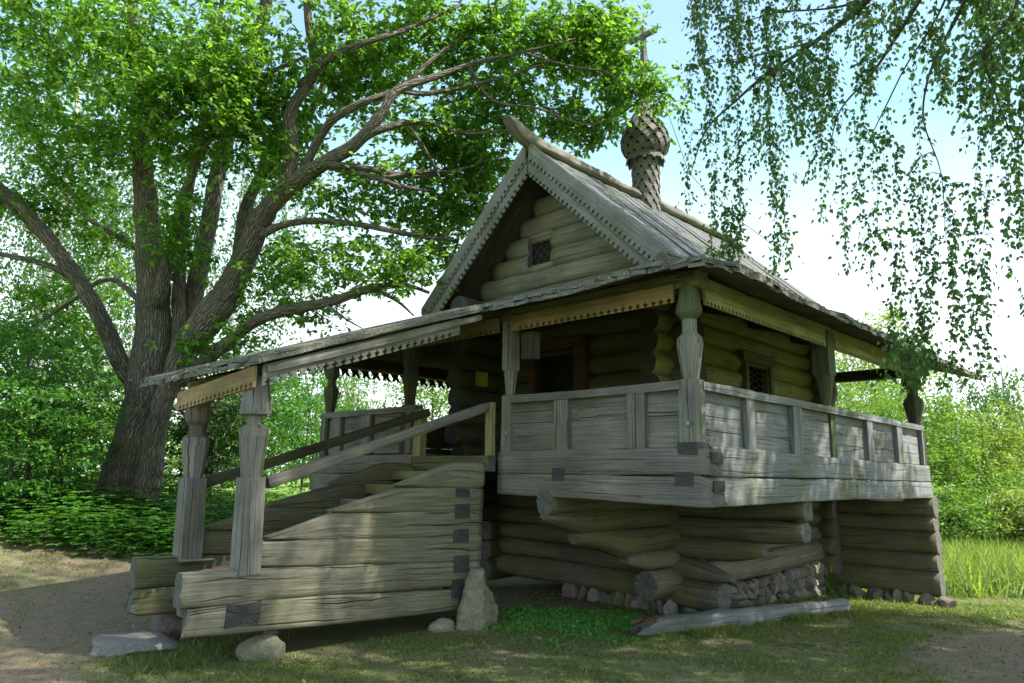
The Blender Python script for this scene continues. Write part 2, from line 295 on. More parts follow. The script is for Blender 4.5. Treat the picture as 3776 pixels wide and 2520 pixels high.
def bark(name, dark, light, scale=6, moss=.3, mosscol=(0.09, 0.10, 0.035)):
    m, nt, b, out = newmat(name); T = NT(nt); uv = T.n('ShaderNodeUVMap').outputs[0]; ob = T.n('ShaderNodeTexCoord').outputs['Object']
    mpp = T.n('ShaderNodeMapping'); T.l(uv, mpp.inputs[0]); mpp.inputs['Scale'].default_value = (scale * .55, scale * 3.2, 1)
    w = T.noise(uv, 4, 4, .6); add = T.n('ShaderNodeVectorMath', operation='ADD'); T.l(mpp.outputs[0], add.inputs[0]); T.l(w, add.inputs[1])
    vo = T.n('ShaderNodeTexVoronoi', feature='DISTANCE_TO_EDGE'); vo.inputs['Scale'].default_value = 1.0; T.l(add.outputs[0], vo.inputs['Vector']); d = vo.outputs['Distance']
    n1 = T.noise(uv, 1, 6, .7, (8, 30, 1)); n2 = T.noise(ob, 1.5, 4, .6)
    h = T.math('ADD', T.ramp(d, [(0, 0.0), (.3, 1.0)]), T.math('MULTIPLY', n1, .7)); col = T.mix(T.ramp(h, [(.3, 0.0), (.5, .45), (1.0, 1.0)]), dark, light)
    col = T.mix(1.0, col, T.ramp(n2, [(.3, .75), (.7, 1.25)]), 'MULTIPLY'); col = T.mix(T.math('MULTIPLY', T.ramp(T.noise(ob, 1.1, 4, .6, None, (4, 4, 4)), [(.48, 0.0), (.62, 1.0)]), moss), col, mosscol)
    T.l(col, b.inputs['Base Color']); b.inputs['Roughness'].default_value = .92; T.l(T.bump(h, 1.0, .035), b.inputs['Normal']); return m
BARK_OAK = bark('oak_bark', (0.038, 0.031, 0.024), (0.20, 0.17, 0.13), 7, .35)
BARK_OLD = bark('grey_bark', (0.03, 0.027, 0.022), (0.15, 0.135, 0.11), 9, .2)
def birch_bark():
    m, nt, b, out = newmat('birch_bark'); T = NT(nt); uv = T.n('ShaderNodeUVMap').outputs[0]
    n = T.noise(uv, 1, 5, .65, (14, 1.6, 1)); n2 = T.noise(uv, 1, 3, .6, (1.5, 1.5, 1)); col = T.ramp(n, [(.40, (0.03, 0.028, 0.025)), (.47, (0.45, 0.43, 0.39)), (1, (0.62, 0.60, 0.56))]); col = T.mix(1.0, col, T.ramp(n2, [(.35, .55), (.6, 1.1)]), 'MULTIPLY')
    T.l(col, b.inputs['Base Color']); b.inputs['Roughness'].default_value = .7; T.l(T.bump(n, .5, .01), b.inputs['Normal']); return m
BARK_BIRCH = birch_bark()

def leafmat(name, a, b_, trans=.45, tcol=None, gloss=.35):
    m, nt, b, out = newmat(name); T = NT(nt); at = T.n('ShaderNodeAttribute', attribute_name='var').outputs['Fac']
    col = T.ramp(at, [(0, a), (.8, b_), (1, tuple(min(1, q * 1.5) for q in b_))]); T.l(col, b.inputs['Base Color']); b.inputs['Roughness'].default_value = gloss + .1; b.inputs['Specular IOR Level'].default_value = .35
    tr = T.n('ShaderNodeBsdfTranslucent'); tc_ = T.mix(1.0, col, tcol or (1.9, 1.75, 0.7), 'MULTIPLY'); T.l(tc_, tr.inputs[0])
    mxs = T.n('ShaderNodeMixShader'); mxs.inputs[0].default_value = trans; T.l(b.outputs[0], mxs.inputs[1]); T.l(tr.outputs[0], mxs.inputs[2]); T.l(mxs.outputs[0], out.inputs[0]); return m
L_OAK = leafmat('oak_leaf', (0.052, 0.13, 0.02), (0.13, 0.27, 0.045), .52)
L_BIRCH = leafmat('birch_leaf', (0.044, 0.105, 0.04), (0.10, 0.19, 0.066), .5)
L_BIRCHBG = leafmat('pale_birch_leaf', (0.08, 0.14, 0.05), (0.17, 0.25, 0.08), .45)
L_BUSH = leafmat('bush_leaf', (0.04, 0.13, 0.024), (0.09, 0.23, 0.04), .45)
L_SUN = leafmat('sunlit_leaf', (0.07, 0.15, 0.03), (0.14, 0.26, 0.05), .45)
L_SUNY = leafmat('yellow_green_leaf', (0.12, 0.19, 0.04), (0.22, 0.31, 0.07), .45)
L_DARKG = leafmat('dark_green_leaf', (0.035, 0.08, 0.03), (0.07, 0.13, 0.05), .35)
L_GRASS = leafmat('grass_blade', (0.06, 0.105, 0.02), (0.15, 0.19, 0.05), .3, gloss=.5)
L_GRASSY = leafmat('tall_grass_blade', (0.12, 0.205, 0.05), (0.23, 0.32, 0.09), .4, gloss=.5)
L_DRY = leafmat('dry_grass', (0.16, 0.13, 0.07), (0.34, 0.29, 0.17), .2, (1, 1, 1), .7)
L_CLOVER = leafmat('clover', (0.055, 0.155, 0.028), (0.10, 0.26, 0.042), .3)
L_LITTER = leafmat('dead_leaf', (0.09, 0.06, 0.035), (0.30, 0.24, 0.16), .1, (1, 1, 1), .8)

# ------------------------------------------------------------------ ground
def sstep(t): t = min(max(t, 0.0), 1.0); return t * t * (3 - 2 * t)
def gz(x, y):
    return -0.043 * min(max(x, 0), 7.5) + .95 * sstep((y - 5) / 7) * (1 - .35 * sstep((x - 2) / 14)) + 0.02 * nz3(x, y, 0, .7) + 0.008 * nz3(x, y, 3, 3.1)

def build_ground():
    n = 230; t = np.linspace(-1, 1, n); ax_ = np.sinh(t * 5.0) / np.sinh(5.0) * 420
    xs = ax_ - 0.5; ys = ax_ + 1.5; v = [(x, y, gz(x, y)) for y in ys for x in xs]
    f = [(j * n + i, j * n + i + 1, (j + 1) * n + i + 1, (j + 1) * n + i) for j in range(n - 1) for i in range(n - 1)]
    me = bpy.data.meshes.new('ground'); me.from_pydata(v, [], f); me.polygons.foreach_set('use_smooth', [True] * len(f))
    m, nt, b, out = newmat('earth_and_grass'); T = NT(nt); ob = T.n('ShaderNodeTexCoord').outputs['Object']
    n1 = T.noise(ob, .9, 6, .6); n2 = T.noise(ob, 7, 6, .7); n3 = T.noise(ob, 45, 4, .7); n4 = T.noise(ob, .25, 3)
    dirt = T.mix(n2, (0.125, 0.094, 0.062), (0.30, 0.24, 0.168)); dirt = T.mix(1.0, dirt, T.ramp(n3, [(.3, .65), (.7, 1.3)]), 'MULTIPLY')
    grass = T.mix(n2, (0.065, 0.09, 0.025), (0.165, 0.185, 0.065)); grass = T.mix(1.0, grass, T.ramp(n3, [(.3, .6), (.7, 1.35)]), 'MULTIPLY')
    sp = T.n('ShaderNodeSeparateXYZ'); T.l(ob, sp.inputs[0])
    # worn path: from the stair foot away to the left, and a bare patch on the right foreground
    def ell(cx, cy, rx, ry):
        a = T.math('POWER', T.math('DIVIDE', T.math('SUBTRACT', sp.outputs[0], cx), rx), 2); c = T.math('POWER', T.math('DIVIDE', T.math('SUBTRACT', sp.outputs[1], cy), ry), 2); return T.math('SUBTRACT', 1.0, T.math('ADD', a, c))
    def rel(cx, cy, ux, uy, ra, rb):
        dx = T.math('SUBTRACT', sp.outputs[0], cx); dy = T.math('SUBTRACT', sp.outputs[1], cy)
        a = T.math('DIVIDE', T.math('ADD', T.math('MULTIPLY', dx, ux), T.math('MULTIPLY', dy, uy)), ra); c = T.math('DIVIDE', T.math('SUBTRACT', T.math('MULTIPLY', dx, uy), T.math('MULTIPLY', dy, ux)), rb)
        return T.math('SUBTRACT', 1.0, T.math('ADD', T.math('POWER', T.math('ABSOLUTE', a), 2), T.math('POWER', T.math('ABSOLUTE', c), 2)))
    e = T.math('MAXIMUM', rel(-3.35, 5.4, .45, .89, 2.5, .75), rel(-4.4, 3.4, .3, .95, 1.3, .5)); e = T.math('MAXIMUM', e, ell(3.8, -1.7, 2.6, .8)); e = T.math('MAXIMUM', e, ell(3.4, -1.5, 2.4, .8)); e = T.math('MAXIMUM', e, ell(1.2, 3.4, 1.3, 2.3))
    e = T.math('ADD', e, T.math('MULTIPLY', T.math('SUBTRACT', n1, .5), 1.8)); pm = T.ramp(e, [(0.05, 0.0), (0.55, .9)])
    bank = T.n('ShaderNodeMapRange'); T.l(sp.outputs[1], bank.inputs[0]); bank.inputs[1].default_value = 4.5; bank.inputs[2].default_value = 6.5; bank.inputs[3].default_value = 0.0; bank.inputs[4].default_value = .09
    gm = T.ramp(T.math('SUBTRACT', T.math('ADD', T.math('MULTIPLY', n2, .55), T.math('MULTIPLY', n1, .5)), bank.outputs[0]), [(.42, 0.0), (.56, 1.0)]); col = T.mix(gm, dirt, grass); col = T.mix(pm, col, dirt)
    dist = T.n('ShaderNodeVectorMath', operation='LENGTH'); T.l(ob, dist.inputs[0]); far = T.ramp(T.math('DIVIDE', dist.outputs['Value'], 40.0), [(.25, 0.0), (.42, 1.0)])
    col = T.mix(far, col, T.mix(n4, (0.11, 0.19, 0.035), (0.19, 0.27, 0.06)))
    T.l(col, b.inputs['Base Color']); b.inputs['Roughness'].default_value = .95; b.inputs['Specular IOR Level'].default_value = .15
    T.l(T.bump(n3, .7, .015, T.bump(n2, .8, .05)), b.inputs['Normal'])
    me.materials.append(m); o = bpy.data.objects.new('ground', me); COL.objects.link(o); o['kind'] = 'structure'
build_ground()

# ------------------------------------------------------------------ chapel
YC = 3.5; YW = 1.73; YL = 5.27; XW = 2.41; XB = 7.35; X3 = 7.3; Y5 = 6.65; FLOOR = 1.90; RAIL = 2.53
chapel = empty('log_chapel', (0, 0, 0), 'small weathered log chapel on a crib base with a roofed gallery and covered stairs', 'chapel')
def part(mb, name, mats, label=None, parent=None):
    o = mb.build(name, mats, parent or chapel)
    if label: o['label'] = label
    return o
EX = (1, 0, 0); EY = (0, 1, 0); EZ = (0, 0, 1)

def courses(z0, z1, n): return [z0 + (z1 - z0) * i / n for i in range(n + 1)]
# --- crib front wall (plane X=XW, logs run along Y) with bracket ends reaching to -Y
mb = MB(); D = .30
def wlog(mb, axis, fixed, a, b, z0, z1, w=.30, **kw):
    kw.setdefault('n', 2.2)
    """wall log: axis 'x' or 'y', centre plane at fixed"""
    st = [(a, z0 - .012, z1 + .012, w)] + kw.pop('mid', []) + [(b, z0 - .012 + random.uniform(-.01, .01), z1 + .012, w)]
    if axis == 'y': beam(mb, (fixed, 0, 0), EY, EZ, st, K=14, amp=.009, lowamp=.010, **kw)
    else: beam(mb, (fixed[0] if isinstance(fixed, tuple) else 0, fixed if not isinstance(fixed, tuple) else fixed[1], 0), EX, EZ, st, K=14, amp=.009, lowamp=.010, **kw)
XF = XW + .14       # log centres: outer face at XW
zf = [0.0, .35, .61, .87, 1.12, 1.42]
beam(mb, (XF, 0, 0), EY, EZ, [(1.16, -.02, .34, .34), (3.4, .03, .38, .38), (5.75, .09, .42, .40)], K=16, amp=.012)
beam(mb, (XF, 0, 0), EY, EZ, [(1.02, .36, .45, .16), (1.25, .33, .52, .26), (1.62, .33, .62, .3), (5.7, .40, .66, .3)], K=16, amp=.010)
beam(mb, (XF, 0, 0), EY, EZ, [(.60, .70, .82, .18), (.72, .66, .87, .26), (1.05, .60, .885, .3), (1.5, .60, .885, .3), (5.65, .65, .90, .3)], K=16, amp=.010)
beam(mb, (XF, 0, 0), EY, EZ, [(.09, .90, 1.14, .26), (.5, .87, 1.15, .3), (1.2, .86, 1.14, .3), (5.7, .88, 1.14, .3)], K=16, amp=.012, rough_end=(.03, 0))
beam(mb, (XF, 0, 0), EY, EZ, [(.06, 1.14, 1.40, .28), (1.2, 1.12, 1.40, .3), (5.7, 1.12, 1.42, .3)], K=16, amp=.012, rough_end=(.03, 0))
for z in (1.42, 1.68): wlog(mb, 'y', XF, 1.4, 5.6, z, z + .26)
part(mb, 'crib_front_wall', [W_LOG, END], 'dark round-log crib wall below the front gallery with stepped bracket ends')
# --- crib side wall (plane Y=YW, logs run along X), brackets to -X
mb = MB(); YF = YW + .14
beam(mb, (0, YF, 0), EX, EZ, [(1.9, .12, .46, .34), (3.0, .11, .47, .36), (7.2, .21, .60, .34)], K=18, amp=.010, mi=2)  # lower two logs: newer, paler wood, with their sunlit brightness also put into the colour
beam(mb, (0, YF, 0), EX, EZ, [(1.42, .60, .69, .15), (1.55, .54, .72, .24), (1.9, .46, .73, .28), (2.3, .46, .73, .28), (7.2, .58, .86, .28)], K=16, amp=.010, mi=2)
beam(mb, (0, YF, 0), EX, EZ, [(.48, .87, .98, .16), (.7, .82, 1.0, .24), (1.0, .76, 1.01, .3), (1.32, .655, 1.01, .3), (2.2, .71, 1.01, .3), (7.2, .84, 1.10, .3)], K=16, amp=.010)
beam(mb, (0, YF, 0), EX, EZ, [(-.03, 1.15, 1.21, .12), (.12, 1.09, 1.23, .22), (.55, .985, 1.25, .28), (.8, .97, 1.26, .3), (7.2, 1.08, 1.32, .3)], K=16, amp=.010)
beam(mb, (0, YF, 0), EX, EZ, [(-.01, 1.19, 1.47, .22), (.3, 1.20, 1.47, .24), (2.0, 1.22, 1.50, .28), (7.2, 1.30, 1.56, .3)], K=16, amp=.010, n=2.6)
for z in (1.46, 1.70): wlog(mb, 'x', YF, 2.1, 7.2, z, z + .24)
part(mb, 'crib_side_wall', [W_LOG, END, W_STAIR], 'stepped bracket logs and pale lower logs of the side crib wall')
# hidden crib walls
mb = MB()
for i in range(6): wlog(mb, 'x', YL - .14, 1.6 if i > 2 else 2.2, 7.5, .0 + i * .3, .3 + i * .3); wlog(mb, 'y', XB - .14, 1.5, 5.5, .05 + i * .3, .35 + i * .3)
part(mb, 'crib_back_walls', [W_LOG, END])
# --- cross wall under the far end of the side gallery
mb = MB(); zc = [-.18, .21, .48, .83, 1.07, 1.385]
for i in range(5):
    wlog(mb, 'y', X3 + .13, -.02 + .015 * (i % 2), 2.0, zc[i], zc[i + 1], w=.30, n=2.3)
part(mb, 'gallery_end_wall', [W_LOG, END], 'projecting log wall carrying the far end of the side gallery')

# --- gallery floor beams: front face X=0, side face Y=0
mb = MB(); BW = .26
def sq(mb, org, ax, st, n=7, amp=.004, **kw): beam(mb, org, ax, EZ, st, n=n, K=20, amp=amp, lowamp=.005, step=.1, **kw)
sq(mb, (BW / 2, 0, 0), EY, [(-.11, 1.64, 1.885, BW), (1.2, 1.635, 1.895, BW), (2.62, 1.63, 1.89, BW)], rough_end=(.03, 0))
sq(mb, (BW / 2 - .004, 0, 0), EY, [(-.13, 1.36, 1.58, BW), (-.02, 1.35, 1.632, BW), (1.3, 1.38, 1.632, BW), (2.62, 1.40, 1.626, BW)], rough_end=(.03, 0))
part(mb, 'front_sill_beams', [W_GREY, END], 'two hewn grey beams under the front railing right of the stairs')
mb = MB()
sq(mb, (0, BW / 2, 0), EX, [(.27, 1.63, 1.92, BW), (3, 1.64, 1.90, BW), (7.36, 1.62, 1.88, BW)])
sq(mb, (0, BW / 2 - .006, 0), EX, [(.27, 1.345, 1.622, BW), (3.5, 1.38, 1.628, BW), (7.38, 1.36, 1.612, BW)])
part(mb, 'side_sill_beams', [W_SILVER, END], 'two silvery hewn beams under the side railing')
mb = MB()
sq(mb, (BW / 2, 0, 0), EY, [(4.05, 1.63, 1.88, BW), (6.72, 1.61, 1.86, BW)])
sq(mb, (BW / 2 - .005, 0, 0), EY, [(4.05, 1.38, 1.622, BW), (6.8, 1.35, 1.60, BW)])
sq(mb, (0, Y5 - BW / 2, 0), EX, [(.27, 1.62, 1.88, BW), (7.3, 1.62, 1.88, BW)]); sq(mb, (0, Y5 - BW / 2, 0), EX, [(.27, 1.36, 1.61, BW), (7.3, 1.36, 1.61, BW)])
part(mb, 'left_sill_beams', [W_GREY, END])
# joint ends of the cross timbers
def block(mb, c, s, n=9, mi=1):   # c centre, s sizes x,y,z ; long axis x
    beam(mb, (c[0] - s[0] / 2, c[1], c[2]), EX, EZ, [(0, -s[2] / 2, s[2] / 2, s[1]), (s[0], -s[2] / 2, s[2] / 2, s[1])], n=n, K=16, amp=.004, lowamp=0, mi=mi, capmi=1)
for y0, y1, z0, z1 in ((1.60, 1.77, 1.565, 1.70), (.045, .235, 1.54, 1.665), (.0, .2, 1.83, 1.945)): mb = MB(); block(mb, (.11, (y0 + y1) / 2, (z0 + z1) / 2), (.24, y1 - y0, z1 - z0)); part(mb, 'timber_end', [ENDD, ENDD], 'dark square timber end let into the front beams')
mb = MB(); block(mb, (.13, -.09, 1.80), (.20, .10, .10)); part(mb, 'timber_end', [ENDD, ENDD])
mb = MB(); block(mb, (.13, -.10, 1.54), (.20, .10, .10)); part(mb, 'timber_end', [ENDD, ENDD])
# floor
mb = MB()
for i in range(24):
    y = .2 + i * .27; plank(mb, (.1, y, 1.80), (2.5 if YW < y < YL else 7.3, y, 1.80), .265, .05)
for y in (2.0, 3.4, 4.8): log(mb, (.2, y, 1.68), (2.5, y, 1.68), .09, .09)
part(mb, 'gallery_floor', [W_UNDER, END])

# --- railing
def railing(name, org, ax, outn, segs, stiles, L0, L1, mat, mat2, label):
    """parapet along ax from L0 to L1, outer face at org"""
    org = Vector(org); a = Vector(ax); o = Vector(outn); root = None
    mb = MB(); zt = RAIL; z0 = FLOOR
    # recessed boards
    nb = 4; hs = [z0 - .005, z0 + .17, z0 + .31, z0 + .44, zt - .07]
    for s0, s1 in segs:
        for i in range(nb):
            c0 = org + a * s0 - o * .085; c1 = org + a * s1 - o * .085; zc_ = (hs[i] + hs[i + 1]) / 2
            plank(mb, (c0.x, c0.y, zc_), (c1.x, c1.y, zc_), hs[i + 1] - hs[i] - .004, .035, up=tuple(o), amp=.0015)
    root = part(mb, name, [mat2, END], label)
    mb = MB(); c0 = org + a * L0 - o * .055; c1 = org + a * L1 - o * .055
    beam(mb, (c0.x, c0.y, 0), tuple(a), EZ, [(0, zt - .085, zt, .13), ((c1 - c0).length, zt - .085, zt, .13)], n=9, K=12, amp=.003, smooth=False); part(mb, 'top_rail', [mat, END], parent=root)
    for s, w in stiles:
        mb = MB(); c = org + a * s - o * .035
        beam(mb, (c.x, c.y, z0 - .01), EZ, tuple(o), [(0, -.038, .032, w), (zt - .08 - z0 + .008, -.038, .032, w)], n=10, K=12, amp=.002, lowamp=.002, smooth=False); part(mb, 'stile', [mat, END], parent=root)
    return root
railing('front_railing', (0, 0, 0), EY, (-1, 0, 0), [(.1, 2.45)], [(.57 + .055, .10), (.735, .10), (1.665, .21)], .16, 2.42, W_GREY, W_GREY, 'grey plank railing between the corner post and the stairs')
railing('side_railing', (0, 0, 0), EX, (0, -1, 0), [(.1, 7.2)], [(1.13, .18), (2.29, .24), (4.69, .22), (5.97, .25), (7.12, .06)], .16, 7.2, W_SILVER, W_SILVER, 'long silvery plank railing along the side gallery')
railing('left_railing', (0, 0, 0), EY, (-1, 0, 0), [(4.2, 6.6)], [(4.36, .12), (5.38, .26), (6.14, .24), (6.5, .08)], 4.2, 6.6, W_GREY, W_GREY, 'grey plank railing left of the stairs')
railing('far_railing', (0, Y5, 0), EX, (0, 1, 0), [(.1, 7.2)], [(1.2, .15), (2.4, .15), (3.6, .15), (4.8, .15), (6, .15)], .1, 7.2, W_PORCH, W_PORCH, 'dark plank railing on the far side of the gallery')
# --- posts
def post(x, y, z, st, mat, label=None, n=5.0, rot=0, name='carved_post', lean=(0, 0), top=None):
    mb = MB(); s = random.uniform(0, 99); ax = Vector((lean[0], lean[1], 1)).normalized(); upv = Vector((-1, 0, 0)); upv = (upv - ax * ax.dot(upv)).normalized()
    for i in range(len(st) - 1):
        z0, w0, n0 = st[i]; z1, w1, n1 = st[i + 1]
        if abs(z1 - z0) < 1e-4: continue
        beam(mb, (x + ax.x * 0, y, z), tuple(ax), tuple(upv), [(z0, -w0, w0, 2 * w0), (z1, -w1, w1, 2 * w1)], n=n0, K=16 if n0 > 3 else 8, amp=.002, lowamp=0.0, seed=s, smooth=False, step=.15, mi=1 if top and z0 >= top[0] else 0, capmi=0)
    return part(mb, name, [mat, top[1] if top else END], label)
def vase(b, sqtop, nar, wide, wz, neckz, neck, ub, ubz, ut, utz, sqw, base=0.0):
    # profile: (z, half width, roundness)
    return [(base, sqw, 11), (sqtop, sqw, 2.2), (sqtop + .001, nar, 2.2), (wz - .03, wide, 2.2), (wz + .02, wide * .97, 2.2), (neckz - .0, neck * 1.05, 2.2), (ubz - .05, neck, 2.2), (ubz, ub, 2.4), (ubz + .035, ub * 1.0, 2.4), (utz, ut, 2.4)]
W_REDP = wood('reddish_post_top', (0.07, 0.05, 0.04), (0.155, 0.115, 0.09), (0.24, 0.19, 0.155))
gp = vase(0, .63, .085, .135, 1.10, 1.17, .085, .145, 1.30, .10, 1.62, .155)
post(.095, .095, FLOOR, [(-.02, .095, 11), (.64, .092, 11), (.641, .075, 2.2), (.98, .125, 2.2), (1.05, .118, 2.2), (1.10, .072, 2.2), (1.23, .07, 2.2), (1.29, .120, 2.4), (1.33, .125, 2.4), (1.66, .062, 2.4)], W_POST, 'carved corner post with a vase-shaped waist and green-stained top', name='corner_post', top=(1.22, W_POSTG))
post(.09, 2.52, FLOOR, [(-.30, .075, 11), (.64, .07, 11), (.66, .045, 3.2), (.95, .075, 11), (1.55, .072, 11)], W_POST, 'flat-sided carved post at the right of the stair opening')
post(.12, 4.50, FLOOR, [(-.1, .085, 11), (.64, .085, 11), (.66, .06, 3.2), (1.0, .095, 5), (1.15, .075, 5), (1.25, .095, 5), (1.55, .095, 11)], W_DARKPOST, 'dark carved post at the left of the stair opening')
post(.12, 6.53, FLOOR, [(-.1, .095, 11), (.62, .095, 2.2), (.621, .06, 2.2), (.95, .118, 2.2), (1.02, .115, 2.2), (1.08, .065, 2.2), (1.16, .06, 2.2), (1.24, .12, 2.4), (1.5, .09, 2.4)], W_DARKPOST, 'dark carved post at the far left corner of the gallery')
post(3.45, .11, FLOOR, [(-.03, .075, 11), (.64, .07, 11), (.66, .05, 3.2), (1.05, .11, 11), (1.62, .11, 11)], W_POSTG, 'flat-sided post in the middle of the side gallery')
post(7.22, .12, FLOOR, [(-.1, .10, 11), (.64, .10, 2.2), (.641, .085, 2.2), (.98, .15, 2.2), (1.06, .14, 2.2), (1.12, .08, 2.2), (1.22, .08, 2.2), (1.30, .145, 2.4), (1.6, .10, 2.4)], W_DARKPOST, 'dark carved post at the far end of the side gallery')
post(7.15, 1.45, FLOOR, [(.2, .10, 5), (.85, .10, 5), (.95, .05, 3), (1.25, .13, 3), (1.6, .08, 3)], W_POST, 'half-hidden carved post by the back corner of the chapel')
post(7.2, 6.53, FLOOR, [(-.1, .12, 11), (1.6, .11, 11)], W_DARKPOST)
for (x, y, z) in ((-.028, 2.46, 2.07), (-.03, .07, 2.09)):
    mb = MB(); beam(mb, (x, y, z), EZ, (-1, 0, 0), [(0, -.005, .005, .03), (.05, -.005, .005, .03)], n=9, K=8, amp=0, lowamp=0); part(mb, 'sensor_tab', [M_TEAL, M_TEAL], 'small pale teal tab on a gallery post')

# --- chapel body walls above the floor
zs = courses(1.92, 4.30, 8)
mb = MB()
dy0, dy1, dz1 = 3.30, 4.24, 3.56
for i in range(8):
    z0, z1 = zs[i], zs[i + 1]
    e0 = 1.42 + random.uniform(-.05, .05); e1 = 5.62 + random.uniform(-.06, .08)
    if z0 < dz1 - .1:
        wlog(mb, 'y', XF, e0, dy0, z0, z1, step=.15); wlog(mb, 'y', XF, dy1, e1, z0, z1, step=.15)
    else: wlog(mb, 'y', XF, e0, e1, z0, z1)
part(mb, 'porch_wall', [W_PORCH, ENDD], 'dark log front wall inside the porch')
# side wall with window
mb = MB(); wx0, wx1, wz0, wz1 = 4.42, 5.34, 2.90, 3.44
for i in range(9):
    z0 = 1.80 + i * .295; z1 = z0 + .295; e0 = 2.05 + random.uniform(-.05, .04)
    if z0 < wz1 - .04 and z1 > wz0 + .04: wlog(mb, 'x', YF, e0, wx0, z0, z1); wlog(mb, 'x', YF, wx1, 7.55, z0, z1)
    else: wlog(mb, 'x', YF, e0, 7.55 + random.uniform(-.05, .05), z0, z1)
part(mb, 'side_wall', [W_BODY, ENDD], 'mossy yellow-green log side wall with a small window')
mb = MB()
for i in range(9):
    z0 = 1.80 + i * .295; z1 = z0 + .295; wlog(mb, 'x', YL - .14, 1.50 + random.uniform(-.08, .08), 7.5, z0, z1); wlog(mb, 'y', XB - .14, 1.45, 5.55, z0 - .14, z1 - .14)
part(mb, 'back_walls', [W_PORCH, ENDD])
# gable
mb = MB(); slope = 2.19 / 2.28
gzs = courses(4.22, 6.30, 7); XGW = 2.16
for i in range(7):
    z0, z1 = gzs[i], gzs[i + 1]; hw = max(.12, (6.40 - z1) / slope + .07)
    if i in (2, 3):  # small opening
        wlog(mb, 'y', XGW, YC - hw, 3.62, z0, z1, w=.24, step=.2, n=2.6); wlog(mb, 'y', XGW, 4.10, YC + hw, z0, z1, w=.24, step=.2, n=2.6)
    else: wlog(mb, 'y', XGW, YC - hw, YC + hw, z0, z1, w=.24, n=2.6)
extrude(mb, [(-2.2, 4.2), (2.2, 4.2), (0, 6.38)], (XGW + .05, YC, 0), EY, EZ, .03, mi=1)
part(mb, 'gable_wall', [W_GABLE, END], 'pale log gable with a small barred opening')
# opening in the gable: dark recess + iron lattice
mb = MB(); gx = XGW - .045
zz0, zz1 = gzs[2] + .08, gzs[4] - .13
mbf = MB(); wlog(mbf, 'y', XGW, 3.58, 4.14, gzs[4] - .13, gzs[4], w=.2, n=4, step=.2); part(mbf, 'window_lintel', [W_GABLE, END]); mbf = MB(); wlog(mbf, 'y', XGW, 3.58, 4.14, gzs[2] - .01, gzs[2] + .08, w=.2, n=4, step=.2); part(mbf, 'window_sill', [W_GABLE, END])
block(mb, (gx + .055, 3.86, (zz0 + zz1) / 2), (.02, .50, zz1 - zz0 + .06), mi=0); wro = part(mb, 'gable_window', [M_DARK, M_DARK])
mb = MB()
for y in (3.64, 4.08): plank(mb, (gx, y, zz0), (gx, y, zz1), .03, .03, up=EX)
for z in (zz0 + .01, zz1 - .01): plank(mb, (gx, 3.64, z), (gx, 4.08, z), .03, .03, up=EX)
part(mb, 'frame', [W_UNDER, W_UNDER], parent=wro)
mb = MB()
w_ = .44; h_ = zz1 - zz0
for k in range(-2, 4):
    for sg in (1, -1):
        pts = []
        for t in np.linspace(0, 1, 20):
            y = 3.64 + t * w_; z = zz0 + k * h_ / 2.5 + (t * w_ * 1.1 if sg > 0 else (1 - t) * w_ * 1.1) - .1
            if zz0 < z < zz1: pts.append((y, z))
        if len(pts) > 2: log(mb, (gx - .02, pts[0][0], pts[0][1]), (gx - .02, pts[-1][0], pts[-1][1]), .007, .007, K=6, amp=0)
part(mb, 'iron_lattice', [M_IRON, M_IRON], parent=wro)
# side window
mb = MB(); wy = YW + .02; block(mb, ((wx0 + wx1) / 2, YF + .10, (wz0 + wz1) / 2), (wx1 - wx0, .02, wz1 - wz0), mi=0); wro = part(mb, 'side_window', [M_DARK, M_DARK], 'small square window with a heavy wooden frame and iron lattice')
mb = MB()
plank(mb, (wx0 + .03, wy - .02, wz0 - .12), (wx0 + .03, wy - .02, wz1 + .10), .10, .16, up=EY, n=7); plank(mb, (wx1 - .03, wy - .02, wz0 - .12), (wx1 - .03, wy - .02, wz1 + .10), .10, .16, up=EY, n=7)
plank(mb, (wx0 - .08, wy - .03, wz1 + .07), (wx1 + .08, wy - .03, wz1 + .07), .17, .15, up=EY, n=6); plank(mb, (wx0 + .08, wy, wz1 - .03), (wx1 - .08, wy, wz1 - .03), .05, .1, up=EY); plank(mb, (wx0 + .10, wy, wz0), (wx0 + .10, wy, wz1), .05, .10, up=EY); plank(mb, (wx1 - .10, wy, wz0), (wx1 - .10, wy, wz1), .05, .10, up=EY)
part(mb, 'frame', [W_PORCH, END], parent=wro)
mb = MB()
for k in range(4):
    for sg in (1, -1):
        z = wz0 + .05 + k * .1; log(mb, (wx0 + .12, wy, z if sg > 0 else z + .22), (wx1 - .12, wy, z + .22 if sg > 0 else z), .006, .006, K=6, amp=0)
part(mb, 'iron_lattice', [M_IRON, M_IRON], parent=wro)
# door
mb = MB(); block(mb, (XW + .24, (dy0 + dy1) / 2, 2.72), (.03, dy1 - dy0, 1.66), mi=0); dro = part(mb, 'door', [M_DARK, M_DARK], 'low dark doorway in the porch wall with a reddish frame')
mb = MB(); fx = XW - .03
plank(mb, (fx, dy0 - .02, 1.9), (fx, dy0 - .02, dz1 + .12), .24, .12, up=EX, n=8); plank(mb, (fx, dy1 + .03, 1.9), (fx, dy1 + .03, dz1), .16, .12, up=EX, n=8); plank(mb, (fx - .01, dy0 - .1, dz1 + .07), (fx - .01, dy1 + .12, dz1 + .07), .17, .13, up=EX, n=8); plank(mb, (fx + .08, dy0 + .1, dz1 - .05), (fx + .08, dy1 - .05, dz1 - .05), .06, .08, up=EX)
part(mb, 'door_frame', [W_RED, END], parent=dro)
